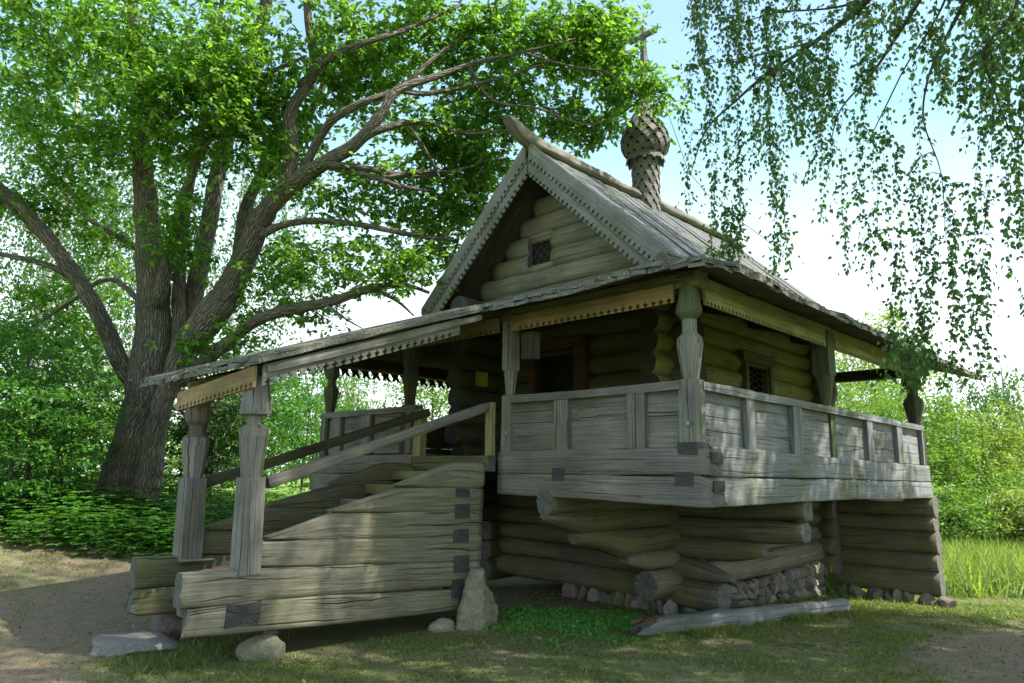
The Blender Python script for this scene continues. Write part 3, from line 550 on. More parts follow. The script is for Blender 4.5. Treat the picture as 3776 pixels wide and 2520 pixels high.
# wall niche box near the right stair post
mb = MB(); plank(mb, (.20, 2.30, 2.98), (.20, 2.30, 3.30), .18, .14, up=EX, n=9); part(mb, 'lamp_bracket', [W_DARKPOST, END], 'small dark wooden box beside the stair post')

# --- gallery roof
SL = .31; Z0 = 3.45; XE = -.5; YE = -.5; Y7 = Y5 + .5; XR = 9.35
def zfront(x): return Z0 + SL * (x - XE)
def roofboards(mb, along, lo, hi, start, endf, zf_, w=.19, t=.043, lift=0, jit=.04, flare=None, cut=None):
    """along: 'y' -> boards laid side by side along Y, running up in +X ; 'x' -> side by side along X, running up in +Y"""
    s = lo
    while s < hi - .02:
        ww = min(w * random.uniform(.85, 1.15), hi - s); st_ = start + random.uniform(-jit, jit); up_ = lift + random.uniform(-.006, .006) + (flare(s) if flare else 0)
        tilt = random.uniform(-.008, .008)
        if cut: st_ += cut(s + ww / 2)
        if cut and endf(s + ww) - st_ < .05: s += ww; continue
        a0, b0 = endf(s), endf(s + ww); tt = t * random.uniform(.85, 1.2); base = len(mb.v); e = .004; seed = random.uniform(0, 90)
        ns = 4
        rows = []
        for i in range(ns + 1):
            fr = i / ns; row = []
            for side, ex in ((0, a0), (1, b0)):
                u = st_ + (ex - st_) * fr; sx = s + e if side == 0 else s + ww - e
                zz = zf_(u) + up_ + (tilt if side else -tilt) + .004 * nz3(u * 2, sx, 0)
                for top in (0, 1):
                    zq = zz + (tt if top else 0)
                    row.append((u - (0.012 * nz3(sx * 9, top, 1)) * (i == 0), sx, zq) if along == 'y' else (sx, u - (0.012 * nz3(sx * 9, top, 1)) * (i == 0), zq))
            rows.append(row); mb.v.extend(row)
        for i in range(ns):
            A = base + i * 4; B = A + 4; u0, u1 = i * (a0 - st_) / ns + seed, (i + 1) * (a0 - st_) / ns + seed; v = seed * 2
            q = [(A + 1, B + 1, B + 3, A + 3), (A, A + 2, B + 2, B), (A, B, B + 1, A + 1), (A + 2, A + 3, B + 3, B + 2)]
            uvq = [[(u0, v), (u1, v), (u1, v + ww), (u0, v + ww)], [(u0, v), (u0, v + ww), (u1, v + ww), (u1, v)], [(u0, v), (u1, v), (u1, v + tt), (u0, v + tt)], [(u0, v), (u0, v + tt), (u1, v + tt), (u1, v)]]
            for f_, uv_, mi_ in zip(q, uvq, (0, 1, 0, 0)):
                mb.face(f_ if along == 'y' else f_[::-1], uv_ if along == 'y' else uv_[::-1], mi_)
        mb.face((base, base + 1, base + 3, base + 2), [(seed, v), (seed, v + tt), (seed + ww, v + tt), (seed + ww, v)], 0)
        E_ = base + ns * 4; mb.face((E_, E_ + 2, E_ + 3, E_ + 1), [(0, 0), (ww, 0), (ww, tt), (0, tt)], 0)
        s += ww
fl = lambda s: .05 * max(0, 1 - abs(s - .1) / 1.1) ** 2 + .01 * nz3(s, 0, 0, 1.3)
mb = MB()
for lift, off in ((0, 0), (.05, .03)):
    roofboards(mb, 'y', YE, Y7, XE + off, lambda s: min(XW - .02, XE + (s - YE) + .02, XE + (Y7 - s) + .02), zfront, lift=lift, flare=fl, cut=lambda s: .26 * max(0, 1 - (s - YE) / .75))
    roofboards(mb, 'x', XE, XR, YE + off, lambda s: min(YW - .02, YE + (s - XE) + .02, YE + max(0, XR - s) + .02), lambda u: Z0 - .01 + SL * (u - YE), lift=lift, flare=fl, cut=lambda s: .26 * max(0, 1 - (s - XE) / .75))
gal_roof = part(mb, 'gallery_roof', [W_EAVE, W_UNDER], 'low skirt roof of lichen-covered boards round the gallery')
mb = MB()
s_ = XE
roofboards(mb, 'x', XE, 7.9, -Y7, lambda s: -Y7 + min(Y7 - YL, max(.1, s - XE)), lambda u: Z0 + SL * (u + Y7), jit=.02)
for i, v in enumerate(mb.v): mb.v[i] = (v[0], -v[1], v[2])
mb.f = [f[::-1] for f in mb.f]; uvs = mb.uv; nu = []; k = 0
for f in mb.f: nu.extend(uvs[k:k + len(f)][::-1]); k += len(f)
mb.uv = nu
part(mb, 'far_gallery_roof', [W_EAVE, W_UNDER], parent=None)
# swallow-tailed board ends hanging along the far eave
mb = MB()
for i in range(36):
    x = -.3 + i * .21; pts = [(0, 0), (.0, -.05), (.03, -.12), (.0, -.20), (.05, -.19), (.085, -.13), (.115, -.19), (.155, -.21), (.13, -.12), (.16, -.05), (.16, 0)]
    extrude(mb, pts, (x, Y7 - .12, Z0 - .03 - .02), EX, (0, .45, .9), .03)
part(mb, 'far_eave_board_ends', [W_UNDER, W_UNDER], 'row of dark swallow-tailed board ends along the far eave')
# stair roof: continues the front slope downwards
SLS = .352; XS = -3.13; YS0, YS1 = 2.40, 5.25
def zstair(x): return 3.47 + SLS * (x + .5)
mb = MB()
for lift, off in ((0, 0), (.05, .03)): roofboards(mb, 'y', YS0, YS1, XS + off, lambda s: -.45, zstair, lift=lift - .01, jit=.035)
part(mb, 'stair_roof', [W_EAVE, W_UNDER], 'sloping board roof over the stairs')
mb = MB(); n_ = np.array([-.33, 0, .94])
beam(mb, (XS + .03, YS0 + .02, zstair(XS)), (1, 0, SLS), (-.332, 0, .943), [(0, .005, .075, .06), (2.75, .005, .075, .06)], n=5, K=12, amp=.006, smooth=False, mi=1); beam(mb, (XS + .10, YS0 + .055, zstair(XS) - .065), (1, 0, SLS), (-.332, 0, .943), [(0, -.015, .05, .05), (2.7, -.015, .05, .05)], n=9, K=12, amp=.003, smooth=False)
part(mb, 'verge_board', [W_BARGE, W_EAVE], 'long thin verge board along the near edge of the stair roof')
# valances
def valance(o, e1, L, H, mat, label=None, name='valance', th=.028, **kw):
    mb = MB(); extrude(mb, serrated(L, H, **kw), o, e1, kw.get('e2', EZ), th); return part(mb, name, [mat], label)
Ls = math.hypot(2.27, 2.27 * SLS)
mb = MB(); extrude(mb, serrated(Ls, .19, a=.021, per=.10), (-3.06, 2.485, zstair(-3.06) - .03), (.943, 0, .332), (0, 0, 1), .028); part(mb, 'valance', [W_BARGE], 'grey serrated valance following the slope of the stair roof')
mb = MB(); extrude(mb, serrated(Ls, .17, a=.021, per=.10), (-3.06, 4.1, zstair(-3.06) - .06), (.943, 0, .332), (0, 0, 1), .028); part(mb, 'valance', [W_OCHRE], 'ochre serrated valance on the far side of the stair roof')
mb = MB(); extrude(mb, serrated(1.68, .19, a=.019, per=.09), (-3.12, 2.52, zstair(-3.12) - .02), (0, .997, -.075), (0, 0, 1), .028); part(mb, 'valance', [W_OCHRE], 'short ochre valance between the two stair foot posts')
mb = MB(); extrude(mb, serrated(2.22, .185, a=.019, per=.092), (-.02, .20, 3.485), EY, EZ, .028); part(mb, 'valance', [W_OCHRE], 'ochre serrated valance over the front railing')
mb = MB(); extrude(mb, serrated(1.75, .185, a=.019, per=.092), (-.02, 2.63, 3.50), EY, EZ, .028); part(mb, 'valance', [W_OCHRE], 'ochre serrated valance over the stair opening')
mb = MB(); extrude(mb, serrated(1.95, .16, a=.019, per=.092), (-.02, 4.6, 3.45), EY, EZ, .028); part(mb, 'valance', [W_UNDER], 'dark serrated valance at the far left')
for x0, L_ in ((.26, 3.02), (3.60, 3.5)):
    mb = MB(); extrude(mb, serrated(L_, .14, a=.016, per=.074), (x0, .0, 3.44), EX, EZ, -.028) ; part(mb, 'valance', [W_YELLOWGREEN], 'yellow-green serrated valance over the side railing, ' + ('near half' if x0 < 1 else 'far half'))
# plates (eaves beams) on the posts
mb = MB()
sq(mb, (.12, 0, 0), EY, [(-.06, 3.45, 3.60, .18), (2.6, 3.45, 3.60, .18), (6.75, 3.42, 3.58, .18)], amp=.004)
part(mb, 'front_eaves_beam', [W_LOG, END])
mb = MB(); sq(mb, (0, .11, 0), EX, [(.24, 3.43, 3.59, .18), (3.5, 3.43, 3.59, .18), (7.9, 3.43, 3.59, .18)], amp=.004); part(mb, 'side_eaves_beam', [W_YELLOWGREEN, END])
mb = MB(); block(mb, (.12, .08, 3.565), (.26, .18, .06)); sq(mb, (0, Y5 - .12, 0), EX, [(.3, 3.3, 3.48, .2), (7.3, 3.3, 3.48, .2)]); sq(mb, (XB + .1, 0, 0), EY, [(.2, 3.38, 3.55, .2), (6.5, 3.38, 3.55, .2)]); log(mb, (.3, 5.6, 3.52), (2.5, 5.6, 4.05), .06, .06)
for y in (1.2, 2.7, 4.2, 5.7): log(mb, (.26, y, zfront(.26) - .06), (XW, y, zfront(XW) - .08), .06, .06)
for x in (1.5, 3.1, 4.7, 6.3): log(mb, (x, .26, Z0 + SL * .76 - .06), (x, YW, Z0 + SL * 2.2 - .08), .06, .06)
for y in (2.6, 3.4, 4.2): log(mb, (XS + .12, y, zstair(XS) - .06), (.1, y, zstair(.1) - .06), .055, .055)
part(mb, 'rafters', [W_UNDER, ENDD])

# --- upper gable roof
XG = 1.39; XGE = 8.05; ZR = 6.50; HW = 2.32; ZEV = 4.33; sl = (ZR - ZEV) / HW
mb = MB()
for sg in (-1, 1):
    x = XG + .01
    layer = 0
    while x < XGE:
        w = random.uniform(.17, .24); tt = .035; seed = random.uniform(0, 90)
        lift = (.012 if layer % 2 else 0) + random.uniform(0, .004); layer += 1
        a = (x + w / 2, YC, ZR + lift); b_ = (x + w / 2 + random.uniform(-.01, .01), YC + sg * (HW + random.uniform(-.05, .05)), ZEV + lift)
        up = np.array((0, sg * sl, 1.0)); up /= np.linalg.norm(up); plank(mb, a, b_, w + .035, tt, up=tuple(up), amp=.001, lowamp=.001, step=.4, mi=0); x += w
gr = part(mb, 'gable_roof', [W_ROOF, W_ROOF], 'steep roof of lapped silver planks')
# soffit planks seen from below, darker
mb = MB()
for sg in (-1, 1):
    for i in range(4):
        x = XG + .1 + i * .22; up = np.array((0, sg * sl, 1.0)); up /= np.linalg.norm(up)
        plank(mb, (x, YC + sg * .03, ZR - .075), (x, YC + sg * (HW - .05), ZEV - .03), .21, .03, up=tuple(up))
    for t in (.93,):
        log(mb, (XG + .03, YC + sg * HW * t, ZR - (ZR - ZEV) * t - .16), (XW + .2, YC + sg * HW * t, ZR - (ZR - ZEV) * t - .16), .075, .075)
part(mb, 'soffit', [W_UNDER, ENDD], parent=gr)
# barge boards: two layers each side
for sg in (-1, 1):
    Lb = math.hypot(HW + .05, (ZR - ZEV) * (HW + .05) / HW); d = np.array((0, sg * (HW), -(ZR - ZEV))); d /= np.linalg.norm(d); nrm = np.array((0, sg * sl, 1)); nrm /= np.linalg.norm(nrm)
    for lay, (xx, up0, Hh) in enumerate(((XG - .035, .06, .235), (XG - .005, -.13, .21))):
        mb = MB(); o = np.array((xx, YC, ZR + .02)) + nrm * up0
        pts = serrated(Lb, Hh, a=.021, per=.10, slope_ends=(Hh * sl * .93, 0))
        if lay: pts[0] = (.13 * sl * .9, 0); pts[1] = (.13 * sl + Hh * sl * .93, -Hh); pts = [pts[0]] + [q for q in pts[1:] if q[0] >= pts[1][0] - 1e-6]
        extrude(mb, pts, o, d, nrm, .028 * (1 if sg > 0 else -1)); part(mb, 'barge_board', [W_BARGE], 'serrated grey barge board on the %s slope of the gable, %s layer' % ('right' if sg < 0 else 'left', 'lower' if lay else 'upper'), parent=gr)
# hollowed ridge log with a horse-head nose, broken at the cupola
mb = MB()
def ridge(a, b, nose=False):
    st = [(a, .03, .14, .14)] if not nose else [(a - .02, .22, .30, .12), (a + .10, .12, .30, .2), (a + .28, .0, .24, .20), (a + .5, -.04, .18, .24)]
    st += [(a + .9 if nose else a + .1, -.03, .14, .25), (b - .08, -.02, .13, .25), (b, .02, .09, .2)]
    beam(mb, (0, YC, ZR + .03), EX, EZ, st, n=3.0, K=16, amp=.012, lowamp=.02, rough_end=(.06, .03))
ridge(.92, 4.22, True); part(mb, 'ridge_log', [W_GREY, END], 'hollowed ridge log ending in a raised pointed nose', parent=gr)
mb = MB(); ridge(4.85, 8.15); part(mb, 'ridge_log', [W_BARGE, END], 'rear length of the ridge log behind the cupola', parent=gr)
mb = MB()
for sg in (-1, 1):
    mb = MB(); log(mb, (XG - .05, YC + sg * (HW - .02), ZEV - .05), (XGE, YC + sg * (HW - .02), ZEV - .05), .075, .09); part(mb, 'gutter_log', [W_EAVE, END], parent=gr)
# cupola
CX, CY = 4.53, YC
cup = empty('cupola', (0, 0, 0)); cup.parent = chapel
def shingled(prof, rows, nper, w, name, tipstyle=0, parent=None, mat=None):
    """prof(t)->(r,z) t 0..1 bottom to top; rows of overlapping shingles"""
    mb = MB()
    for r in range(rows):
        t0 = r / rows; t1 = (r + 1.55) / rows; off = (r % 2) * .5
        for k in range(nper):
            a0 = (k + off) / nper * 2 * math.pi; da = math.pi / nper * .98; j = random.uniform(-.006, .006); seed = random.uniform(0, 90)
            rb, zb = prof(t0); rm, zm = prof(min(1, t0 + .45 / rows)); rt, zt = prof(min(1, t1)); o_ = .026 + j
            outline = [(0, 0.0), (.22, .10), (.30, .10), (.42, .28), (.62, .30), (.70, .52), (1, .55)]
            base = len(mb.v); P = []
            L_ = [(s, q) for s, q in outline] + [(.95, 1.0)]
            for sgn in (1, -1):
                seq = L_ if sgn == 1 else L_[::-1]
                for s, q in seq:
                    if sgn == -1 and s == 0: continue
                    tt = t0 + (t1 - t0) * q; rr, zz = prof(min(1, tt)); ang = a0 + sgn * s * da; ro = rr + o_ * (1 - q * .8); P.append((ro * math.cos(ang), ro * math.sin(ang), zz))
            n_ = len(P)
            for x, y, z in P: mb.v.append((CX + x, CY + y, z))
            uv = [(q[2] + seed, math.atan2(q[1], q[0]) * .3 + seed) for q in P]
            mb.face(tuple(base + i for i in range(n_)), uv, 0)
            # edge thickness
            for x, y, z in P: mb.v.append((CX + x * .955, CY + y * .955, z))
            for i in range(n_):
                j2 = (i + 1) % n_; mb.face((base + i, base + n_ + i, base + n_ + j2, base + j2), [(seed, 0), (seed, .01), (seed + .02, .01), (seed + .02, 0)], 0)
    # solid core
    K = 24; base = len(mb.v); rr_ = 14
    for i in range(rr_ + 1):
        r_, z_ = prof(i / rr_)
        for k in range(K): a = k / K * 2 * math.pi; mb.v.append((CX + (r_ - .012) * math.cos(a), CY + (r_ - .012) * math.sin(a), z_))
    for i in range(rr_):
        for k in range(K): mb.face((base + i * K + k, base + i * K + (k + 1) % K, base + (i + 1) * K + (k + 1) % K, base + (i + 1) * K + k), [(0, 0), (.1, 0), (.1, .1), (0, .1)], 1)
    return part(mb, name, [mat or W_SHINGLE, M_DARK], parent=parent)
def pdrum(t): return (.262 - .03 * math.sin(math.pi * t) , 6.15 + t * 1.30)
shingled(pdrum, 10, 11, .1, 'drum', parent=cup)
def pskirt(t): return (.385 - .13 * t, 7.36 + .22 * t)
mb = MB()
for k in range(12):
    for off, rr, zz in ((0, .365, 7.30), (.5, .35, 7.34)):
        a0 = (k + off) / 12 * 2 * math.pi; da = math.pi / 12; q = []
        for aa, r_, z_ in ((a0, rr, zz - .02), (a0 + da, rr - .02, zz + .07), (a0 + da * .9, .26, zz + .20), (a0 - da * .9, .26, zz + .20), (a0 - da, rr - .02, zz + .07)): q.append((CX + r_ * math.cos(aa), CY + r_ * math.sin(aa), z_))
        base = len(mb.v); mb.v.extend(q); mb.v.extend([(x, y, z - .022) for x, y, z in q]); s0 = random.uniform(0, 50); u5 = [(0 + s0, 0), (.1 + s0, .1), (.1 + s0, .3), (s0, .3), (s0, .1)]
        mb.face(tuple(base + i for i in range(5)), u5); mb.face(tuple(base + 5 + i for i in range(5))[::-1], u5[::-1])
        for i in range(5): mb.face((base + i, base + 5 + i, base + 5 + (i + 1) % 5, base + (i + 1) % 5), [(s0, 0), (s0, .02), (s0 + .1, .02), (s0 + .1, 0)])
part(mb, 'skirt', [W_SHINGLE], parent=cup)
def ponion(t):
    prof = [(0, .24, 7.40), (.08, .33, 7.44), (.2, .41, 7.54), (.35, .435, 7.68), (.5, .415, 7.84), (.65, .34, 8.02), (.78, .22, 8.20), (.9, .12, 8.40), (1, .05, 8.60)]
    ts = [q[0] for q in prof]; return float(np.interp(t, ts, [q[1] for q in prof])), float(np.interp(t, ts, [q[2] for q in prof]))
shingled(ponion, 8, 13, .1, 'onion_dome', parent=cup)
mb = MB()
plank(mb, (CX, CY, 8.5), (CX, CY, 10.05), .09, .09, up=EX, n=8)
plank(mb, (CX + .0, CY - .30, 9.88), (CX, CY + .30, 9.88), .085, .07, up=EX, n=8); plank(mb, (CX, CY - .24, 9.1), (CX, CY + .24, 9.22), .06, .06, up=EX, n=8)
part(mb, 'cross', [W_SHINGLE, END], parent=cup)
# lightning wire from the cross down the roof
mb = MB(); wp = [(CX, CY - .04, 9.9), (CX + .02, CY - .12, 9.0), (CX + .05, CY - .42, 8.3), (CX + .1, CY - .62, 7.6), (CX + .2, CY - .75, 7.0), (CX + .4, CY - 1.0, 6.55), (CX + .9, CY - 1.35, 6.1), (CX + 1.6, CY - 1.9, 5.5)]
def tube(mb, pts, rad, K=6, mi=0):
    base = len(mb.v); n = len(pts); P = [Vector(p) for p in pts]; prev = None; L = 0
    for i in range(n):
        d = (P[min(i + 1, n - 1)] - P[max(i - 1, 0)])
        d = d.normalized() if d.length > 1e-6 else Vector((0, 0, 1))
        if prev is None: a = d.orthogonal().normalized()
        else: a = (prev - d * prev.dot(d)); a = a.normalized() if a.length > 1e-4 else d.orthogonal().normalized()
        prev = a; b = d.cross(a); r = rad[i] if hasattr(rad, '__len__') else rad
        for k in range(K):
            an = k / K * 2 * math.pi; q = P[i] + a * (math.cos(an) * r) + b * (math.sin(an) * r); mb.v.append(tuple(q))
    for i in range(n - 1):
        L2 = L + (P[i + 1] - P[i]).length; rr = (rad[i] if hasattr(rad, '__len__') else rad) * 6.28
        for k in range(K):
            k2 = (k + 1) % K; mb.face((base + i * K + k, base + i * K + k2, base + (i + 1) * K + k2, base + (i + 1) * K + k), [(L, k / K * rr), (L, (k + 1) / K * rr), (L2, (k + 1) / K * rr), (L2, k / K * rr)], mi, True)
        L = L2
    mb.face(tuple(base + (n - 1) * K + k for k in range(K)), [(0, 0)] * K, mi); mb.face(tuple(base + k for k in range(K))[::-1], [(0, 0)] * K, mi)
tube(mb, wp, .006); part(mb, 'lightning_wire', [M_IRON], parent=cup)

# ------------------------------------------------------------------ stairs
YSW = 2.62; SW = .13
stw = MB(); yc_ = YSW + SW / 2
def slog(mb, yc, st, n=5.0, w=SW, **kw):
    n = min(n, 5); st = [(s, lo + .003, hi - .003, ww) for s, lo, hi, ww in st]
    beam(mb, (0, yc, 0), EX, EZ, [(s, lo, hi, ww if ww else w) for s, lo, hi, ww in st], n=n, K=20, amp=.006, lowamp=.012, step=.08, **kw)
def stair_side(mb, yc, zoff=0, ext=True):
    kw_ = dict(n=5)
    slog(mb, yc, [(-1.43, 1.485, 1.505, None), (-.74, 1.462, 1.735, None), (-.62, 1.46, 1.76, None), (-.24, 1.46, 1.75, None), (-.2, 1.48, 1.72, None)], **kw_)
    slog(mb, yc, [(-2.18, 1.245, 1.262, None), (-1.38, 1.215, 1.478, None), (-.22, 1.205, 1.465, None)], **kw_)
    slog(mb, yc, [(-2.81, 1.035, 1.05, None), (-2.15, .985, 1.25, None), (-.23, .955, 1.21, None)], **kw_)
    slog(mb, yc, [(-2.9, .785, 1.01, None), (-1.5, .72, .985, None), (-.23, .66, .955, None)], n=6)
    slog(mb, yc, [(-3.53 if ext else -3.45, .52, .80, .15), (-2.9, .505, .79, .15), (-1.5, .46, .735, .14), (-.25, .385, .665, None)], n=4, rough_end=(.02, 0))
    slog(mb, yc, [(-3.46 if ext else -3.43, .28, .51, .13), (-2.9, .255, .515, .14), (-2.2, .23, .50, None), (-.5, .165, .39, None)], n=5, rough_end=(.08, .02))
stair_side(stw, yc_); swr = part(stw, 'stair_side_wall', [W_STAIR, END], 'stepped log side wall of the stairs, near side')
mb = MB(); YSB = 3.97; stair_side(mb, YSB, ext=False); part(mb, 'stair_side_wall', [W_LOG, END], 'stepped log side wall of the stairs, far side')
# cross timber ends let into the near wall
for x0, x1, z0, z1 in ((-.64, -.44, 1.375, 1.465), (-.65, -.43, 1.14, 1.30), (-.66, -.44, .885, 1.025), (-.64, -.42, .575, .745), (-.66, -.5, .31, .50)):
    mb = MB(); cx_ = (x0 + x1) / 2; beam(mb, (cx_, YSW - .012, 0), EY, EZ, [(0, z0, z1, x1 - x0), (.16, z0, z1, x1 - x0)], n=10, K=16, amp=.004, lowamp=0, mi=1, capmi=1); part(mb, 'peg_end', [ENDD, ENDD], parent=swr)
mb = MB(); beam(mb, (-2.995, YSW - .018, 0), EY, EZ, [(0, .33, .51, .30), (.16, .33, .51, .30)], n=10, K=16, amp=.008, lowamp=0, mi=1, capmi=1); part(mb, 'rotten_patch', [ENDD, ENDD], 'dark decayed square patch in the lowest beam', parent=swr)
mb = MB(); beam(mb, (-3.38, YSW + .065, 0), EX, EZ, [(0, .785, .795, .03), (.08, .785, .803, .09), (.22, .785, .802, .08), (.28, .78, .793, .03)], n=4, K=12, amp=.001, lowamp=0); swp = part(mb, 'red_paint_smear', [M_REDPAINT, M_REDPAINT], 'faded red paint on top of the front beam end', parent=swr)
# front cross beams between the sides
mb = MB(); sq(mb, (-3.36, 0, 0), EY, [(2.74, .42, .66, .16), (2.90, .42, .66, .16)]); part(mb, 'cross_sill', [W_STAIR, END])
for i in range(8):
    x = -2.90 + i * .36; z = .50 + i * .165; mb = MB(); sq(mb, (x, 0, 0), EY, [(2.80, z - .11, z, .40), (3.95, z - .11, z, .40)], amp=.004); part(mb, 'step', [W_GREY if i < 6 else W_YELLOWGREEN, END])
mb = MB(); sq(mb, (-.06, 0, 0), EY, [(2.66, 1.66, 1.84, .12), (4.12, 1.66, 1.84, .12)]); part(mb, 'top_riser', [W_LOG, END])
# foot posts
post(-2.97, YSW + .075, .74, [(-.0, .098, 11), (.82, .092, 11), (.821, .088, 2.2), (1.18, .128, 2.3), (1.25, .124, 2.3), (1.285, .068, 2.2), (1.355, .066, 2.2), (1.375, .110, 5), (1.41, .112, 5), (1.72, .078, 4)], W_POST, 'cracked carved post at the near foot of the stairs', lean=(-.015, 0), name='stair_foot_post')
post(-2.97, 3.93, .74, [(.0, .105, 11), (.80, .10, 11), (.801, .086, 2.2), (1.12, .126, 2.3), (1.20, .122, 2.3), (1.24, .074, 2.2), (1.32, .07, 2.2), (1.36, .11, 2.4), (1.45, .12, 2.4), (1.70, .085, 2.4)], W_POST, 'carved post with a reddish top at the far foot of the stairs', lean=(-.02, 0), name='stair_foot_post', top=(1.19, W_REDP))
mb = MB(); beam(mb, (-2.97, 3.80, 0), EX, EZ, [(-.13, .74, .762, .06), (.2, .74, .762, .06)], n=6, K=12); part(mb, 'post_shoe', [W_GREY, END])
# handrails
def hr(y, z0, z1, x0, x1, mat, lab):
    mb = MB(); d = Vector((x1 - x0, 0, z1 - z0)); L = d.length; beam(mb, (x0, y, z0), tuple(d), (-d.z / L, 0, d.x / L), [(0, -.055, .045, .085), (L, -.05, .05, .085)], n=7, K=14, amp=.003, smooth=True); part(mb, 'handrail', [mat, END], lab)
hr(YSW + .06, 1.52, 2.42, -2.84, -.10, W_GREY, 'near handrail of the stairs'); hr(4.0, 1.50, 2.42, -2.85, .05, W_DARKPOST, 'dark far handrail of the stairs')
mb = MB(); beam(mb, (-.10, YSW + .03, 1.84), EZ, (-1, 0, 0), [(0, -.03, .03, .11), (.62, -.03, .03, .11)], n=9, K=12, amp=.002, smooth=False); part(mb, 'newel_board', [W_YELLOWGREEN, END])
mb = MB(); beam(mb, (.0, 4.08, 1.84), EZ, (-1, 0, 0), [(0, -.05, .05, .12), (.62, -.05, .05, .12)], n=9, K=12, amp=.002, smooth=False); beam(mb, (.06, 4.22, 1.84), EZ, (-1, 0, 0), [(0, -.03, .03, .16), (.64, -.03, .03, .16)], n=9, K=12, amp=.002, smooth=False); part(mb, 'newel_board', [W_YELLOWGREEN, END])

# ------------------------------------------------------------------ notice on the porch wall (its code is left out)
mb = MB(); SX, SY, SZ = XW - .02, 5.36, 3.14
def card(mb, c, w, h, t, curl=0, mi=0):
    base = len(mb.v); n = 8
    for i in range(n + 1):
        y = -w / 2 + w * i / n; dx = -curl * (y / w * 2) ** 2
        for z in (-h / 2, h / 2):
            for q in (0, t): mb.v.append((c[0] + dx - q, c[1] + y, c[2] + z))
    for i in range(n):
        A = base + i * 4; B = A + 4; uv = [(i / n, 0), (i / n, 1), ((i + 1) / n, 1), ((i + 1) / n, 0)]
        mb.face((A + 1, A + 3, B + 3, B + 1), uv, mi); mb.face((A, B, B + 2, A + 2), uv, mi); mb.face((A + 2, B + 2, B + 3, A + 3), uv, mi); mb.face((A, A + 1, B + 1, B), uv, mi)
card(mb, (SX - .02, SY, SZ), .27, .23, .004, .025)
mb.v = [(1.86 + (y - SY), 4.965 + (x - SX), z) for x, y, z in mb.v]
sgn = mb.build('notice_sign', [M_YELLOW]); tag(sgn, 'small yellow notice plate pinned to the dark porch wall left of the door', 'sign')

# ------------------------------------------------------------------ stones
def rock(name, loc, size, mat, seed, rot=0, sub=3, rough=.22, flat=0, parent=None, tilt=(0, 0), facets=True):
    bm_v = []; import bmesh
    bm = bmesh.new(); bmesh.ops.create_icosphere(bm, subdivisions=sub, radius=1.0)
    rs = random.Random(seed); planes = [(Vector((rs.uniform(-1, 1), rs.uniform(-1, 1), rs.uniform(-.6, 1))).normalized(), rs.uniform(.5, .85)) for _ in range(9)] if facets else []
    for v in bm.verts:
        p = v.co.copy()
        for nrm, dd in planes:
            k = p.dot(nrm)
            if k > dd: p -= nrm * (k - dd) * .85
        p *= 1 + rough * .6 * noise.noise(p * 1.3 + Vector((seed, 0, 0))) + rough * .25 * noise.noise(p * 4 + Vector((0, seed, 0)))
        if flat and p.z > flat: p.z = flat + (p.z - flat) * .12
        v.co = Vector((p.x * size[0], p.y * size[1], p.z * size[2]))
    me = bpy.data.meshes.new(name); bm.to_mesh(me); bm.free(); me.materials.append(mat); me.polygons.foreach_set('use_smooth', [not facets] * len(me.polygons))
    o = bpy.data.objects.new(name, me); COL.objects.link(o); o.location = loc; o.rotation_euler = (tilt[0], tilt[1], rot)
    if parent: o.parent = parent
    return o
rock_slab = rock('step_slab', (-3.38, 3.90, .035), (.43, .33, .14), M_SLAB, 3, rot=-.35, sub=4, flat=.45, rough=.35); tag(rock_slab, 'flat grey stone slab lying on bare earth in front of the stairs', 'stone')
o = rock('boulder', (-2.72, 2.76, .06), (.20, .15, .14), M_STONEY, 11, rot=-.7, sub=4, facets=False, rough=.35); tag(o, 'rounded grey boulder propping the front beam of the stairs', 'stone')
o = rock('boulder', (-2.98, 4.15, .13), (.19, .17, .17), M_STONER, 19, rot=.2, sub=4, facets=False, rough=.2); tag(o, 'smooth pinkish boulder under the far side wall of the stairs', 'stone')
o = rock('wedge_stone', (-2.66, 2.74, .225), (.07, .05, .035), M_STONER, 5, rot=-.5, sub=2); tag(o, 'small flat stone wedged between the rounded boulder and the lowest stair beam', 'stone')
# big slanted stone at the upper end of the stair wall
import bmesh
def big_stone():
    bm = bmesh.new(); bmesh.ops.create_icosphere(bm, subdivisions=6, radius=1.0)
    T_ = [0, .1, .35, .55, .72, .82, 1.0]; XL = [-.66, -.68, -.66, -.63, -.60, -.58, -.52]; XR_ = [-.13, -.12, -.14, -.19, -.30, -.33, -.38]
    for v in bm.verts:
        p = v.co.copy(); t = (p.z + 1) / 2; t = min(1, max(0, .5 + (t - .5) * 1.04)); xl = np.interp(t, T_, XL); xr = np.interp(t, T_, XR_); sg = lambda a, e: (abs(a) ** e) * (1 if a > 0 else -1)
        fx = (sg(p.x / max(.05, math.sqrt(max(.0025, 1 - p.z * p.z))), .9) + 1) / 2; x = xl + (xr - xl) * fx
        ridge_ = -.42 - .02 * t; fy = -p.y / max(.05, math.sqrt(max(.0025, 1 - p.z * p.z)))
        front = .15 * (1 - .35 * t) * (1 - abs(x - ridge_) / .36)
        y = -front * max(0, fy) ** .5 if fy > 0 else .12 * (-fy) ** .7 * (1 - .4 * t)
        if fy > 0 and x > ridge_: y += .03 * abs(math.sin((x + .10 * t) * 55)) + (.02 if t > .42 + .25 * (x + .4) else 0) * (x > ridge_ + .03)
        y += .018 * nz3(x, y, t, 6) + .008 * nz3(x, y, t * .6, 22); x += .018 * nz3(t * 2, x, y, 5)
        v.co = Vector((x + .40, y, t * .66 - .04 + .01 * nz3(x, y, t, 9)))
    me = bpy.data.meshes.new('leaning_stone'); bm.to_mesh(me); bm.free(); me.materials.append(M_STONEY); o = bpy.data.objects.new('leaning_stone', me); COL.objects.link(o); o.location = (-.40, 2.47, 0); o.rotation_euler = (.04, 0, -.06); return o
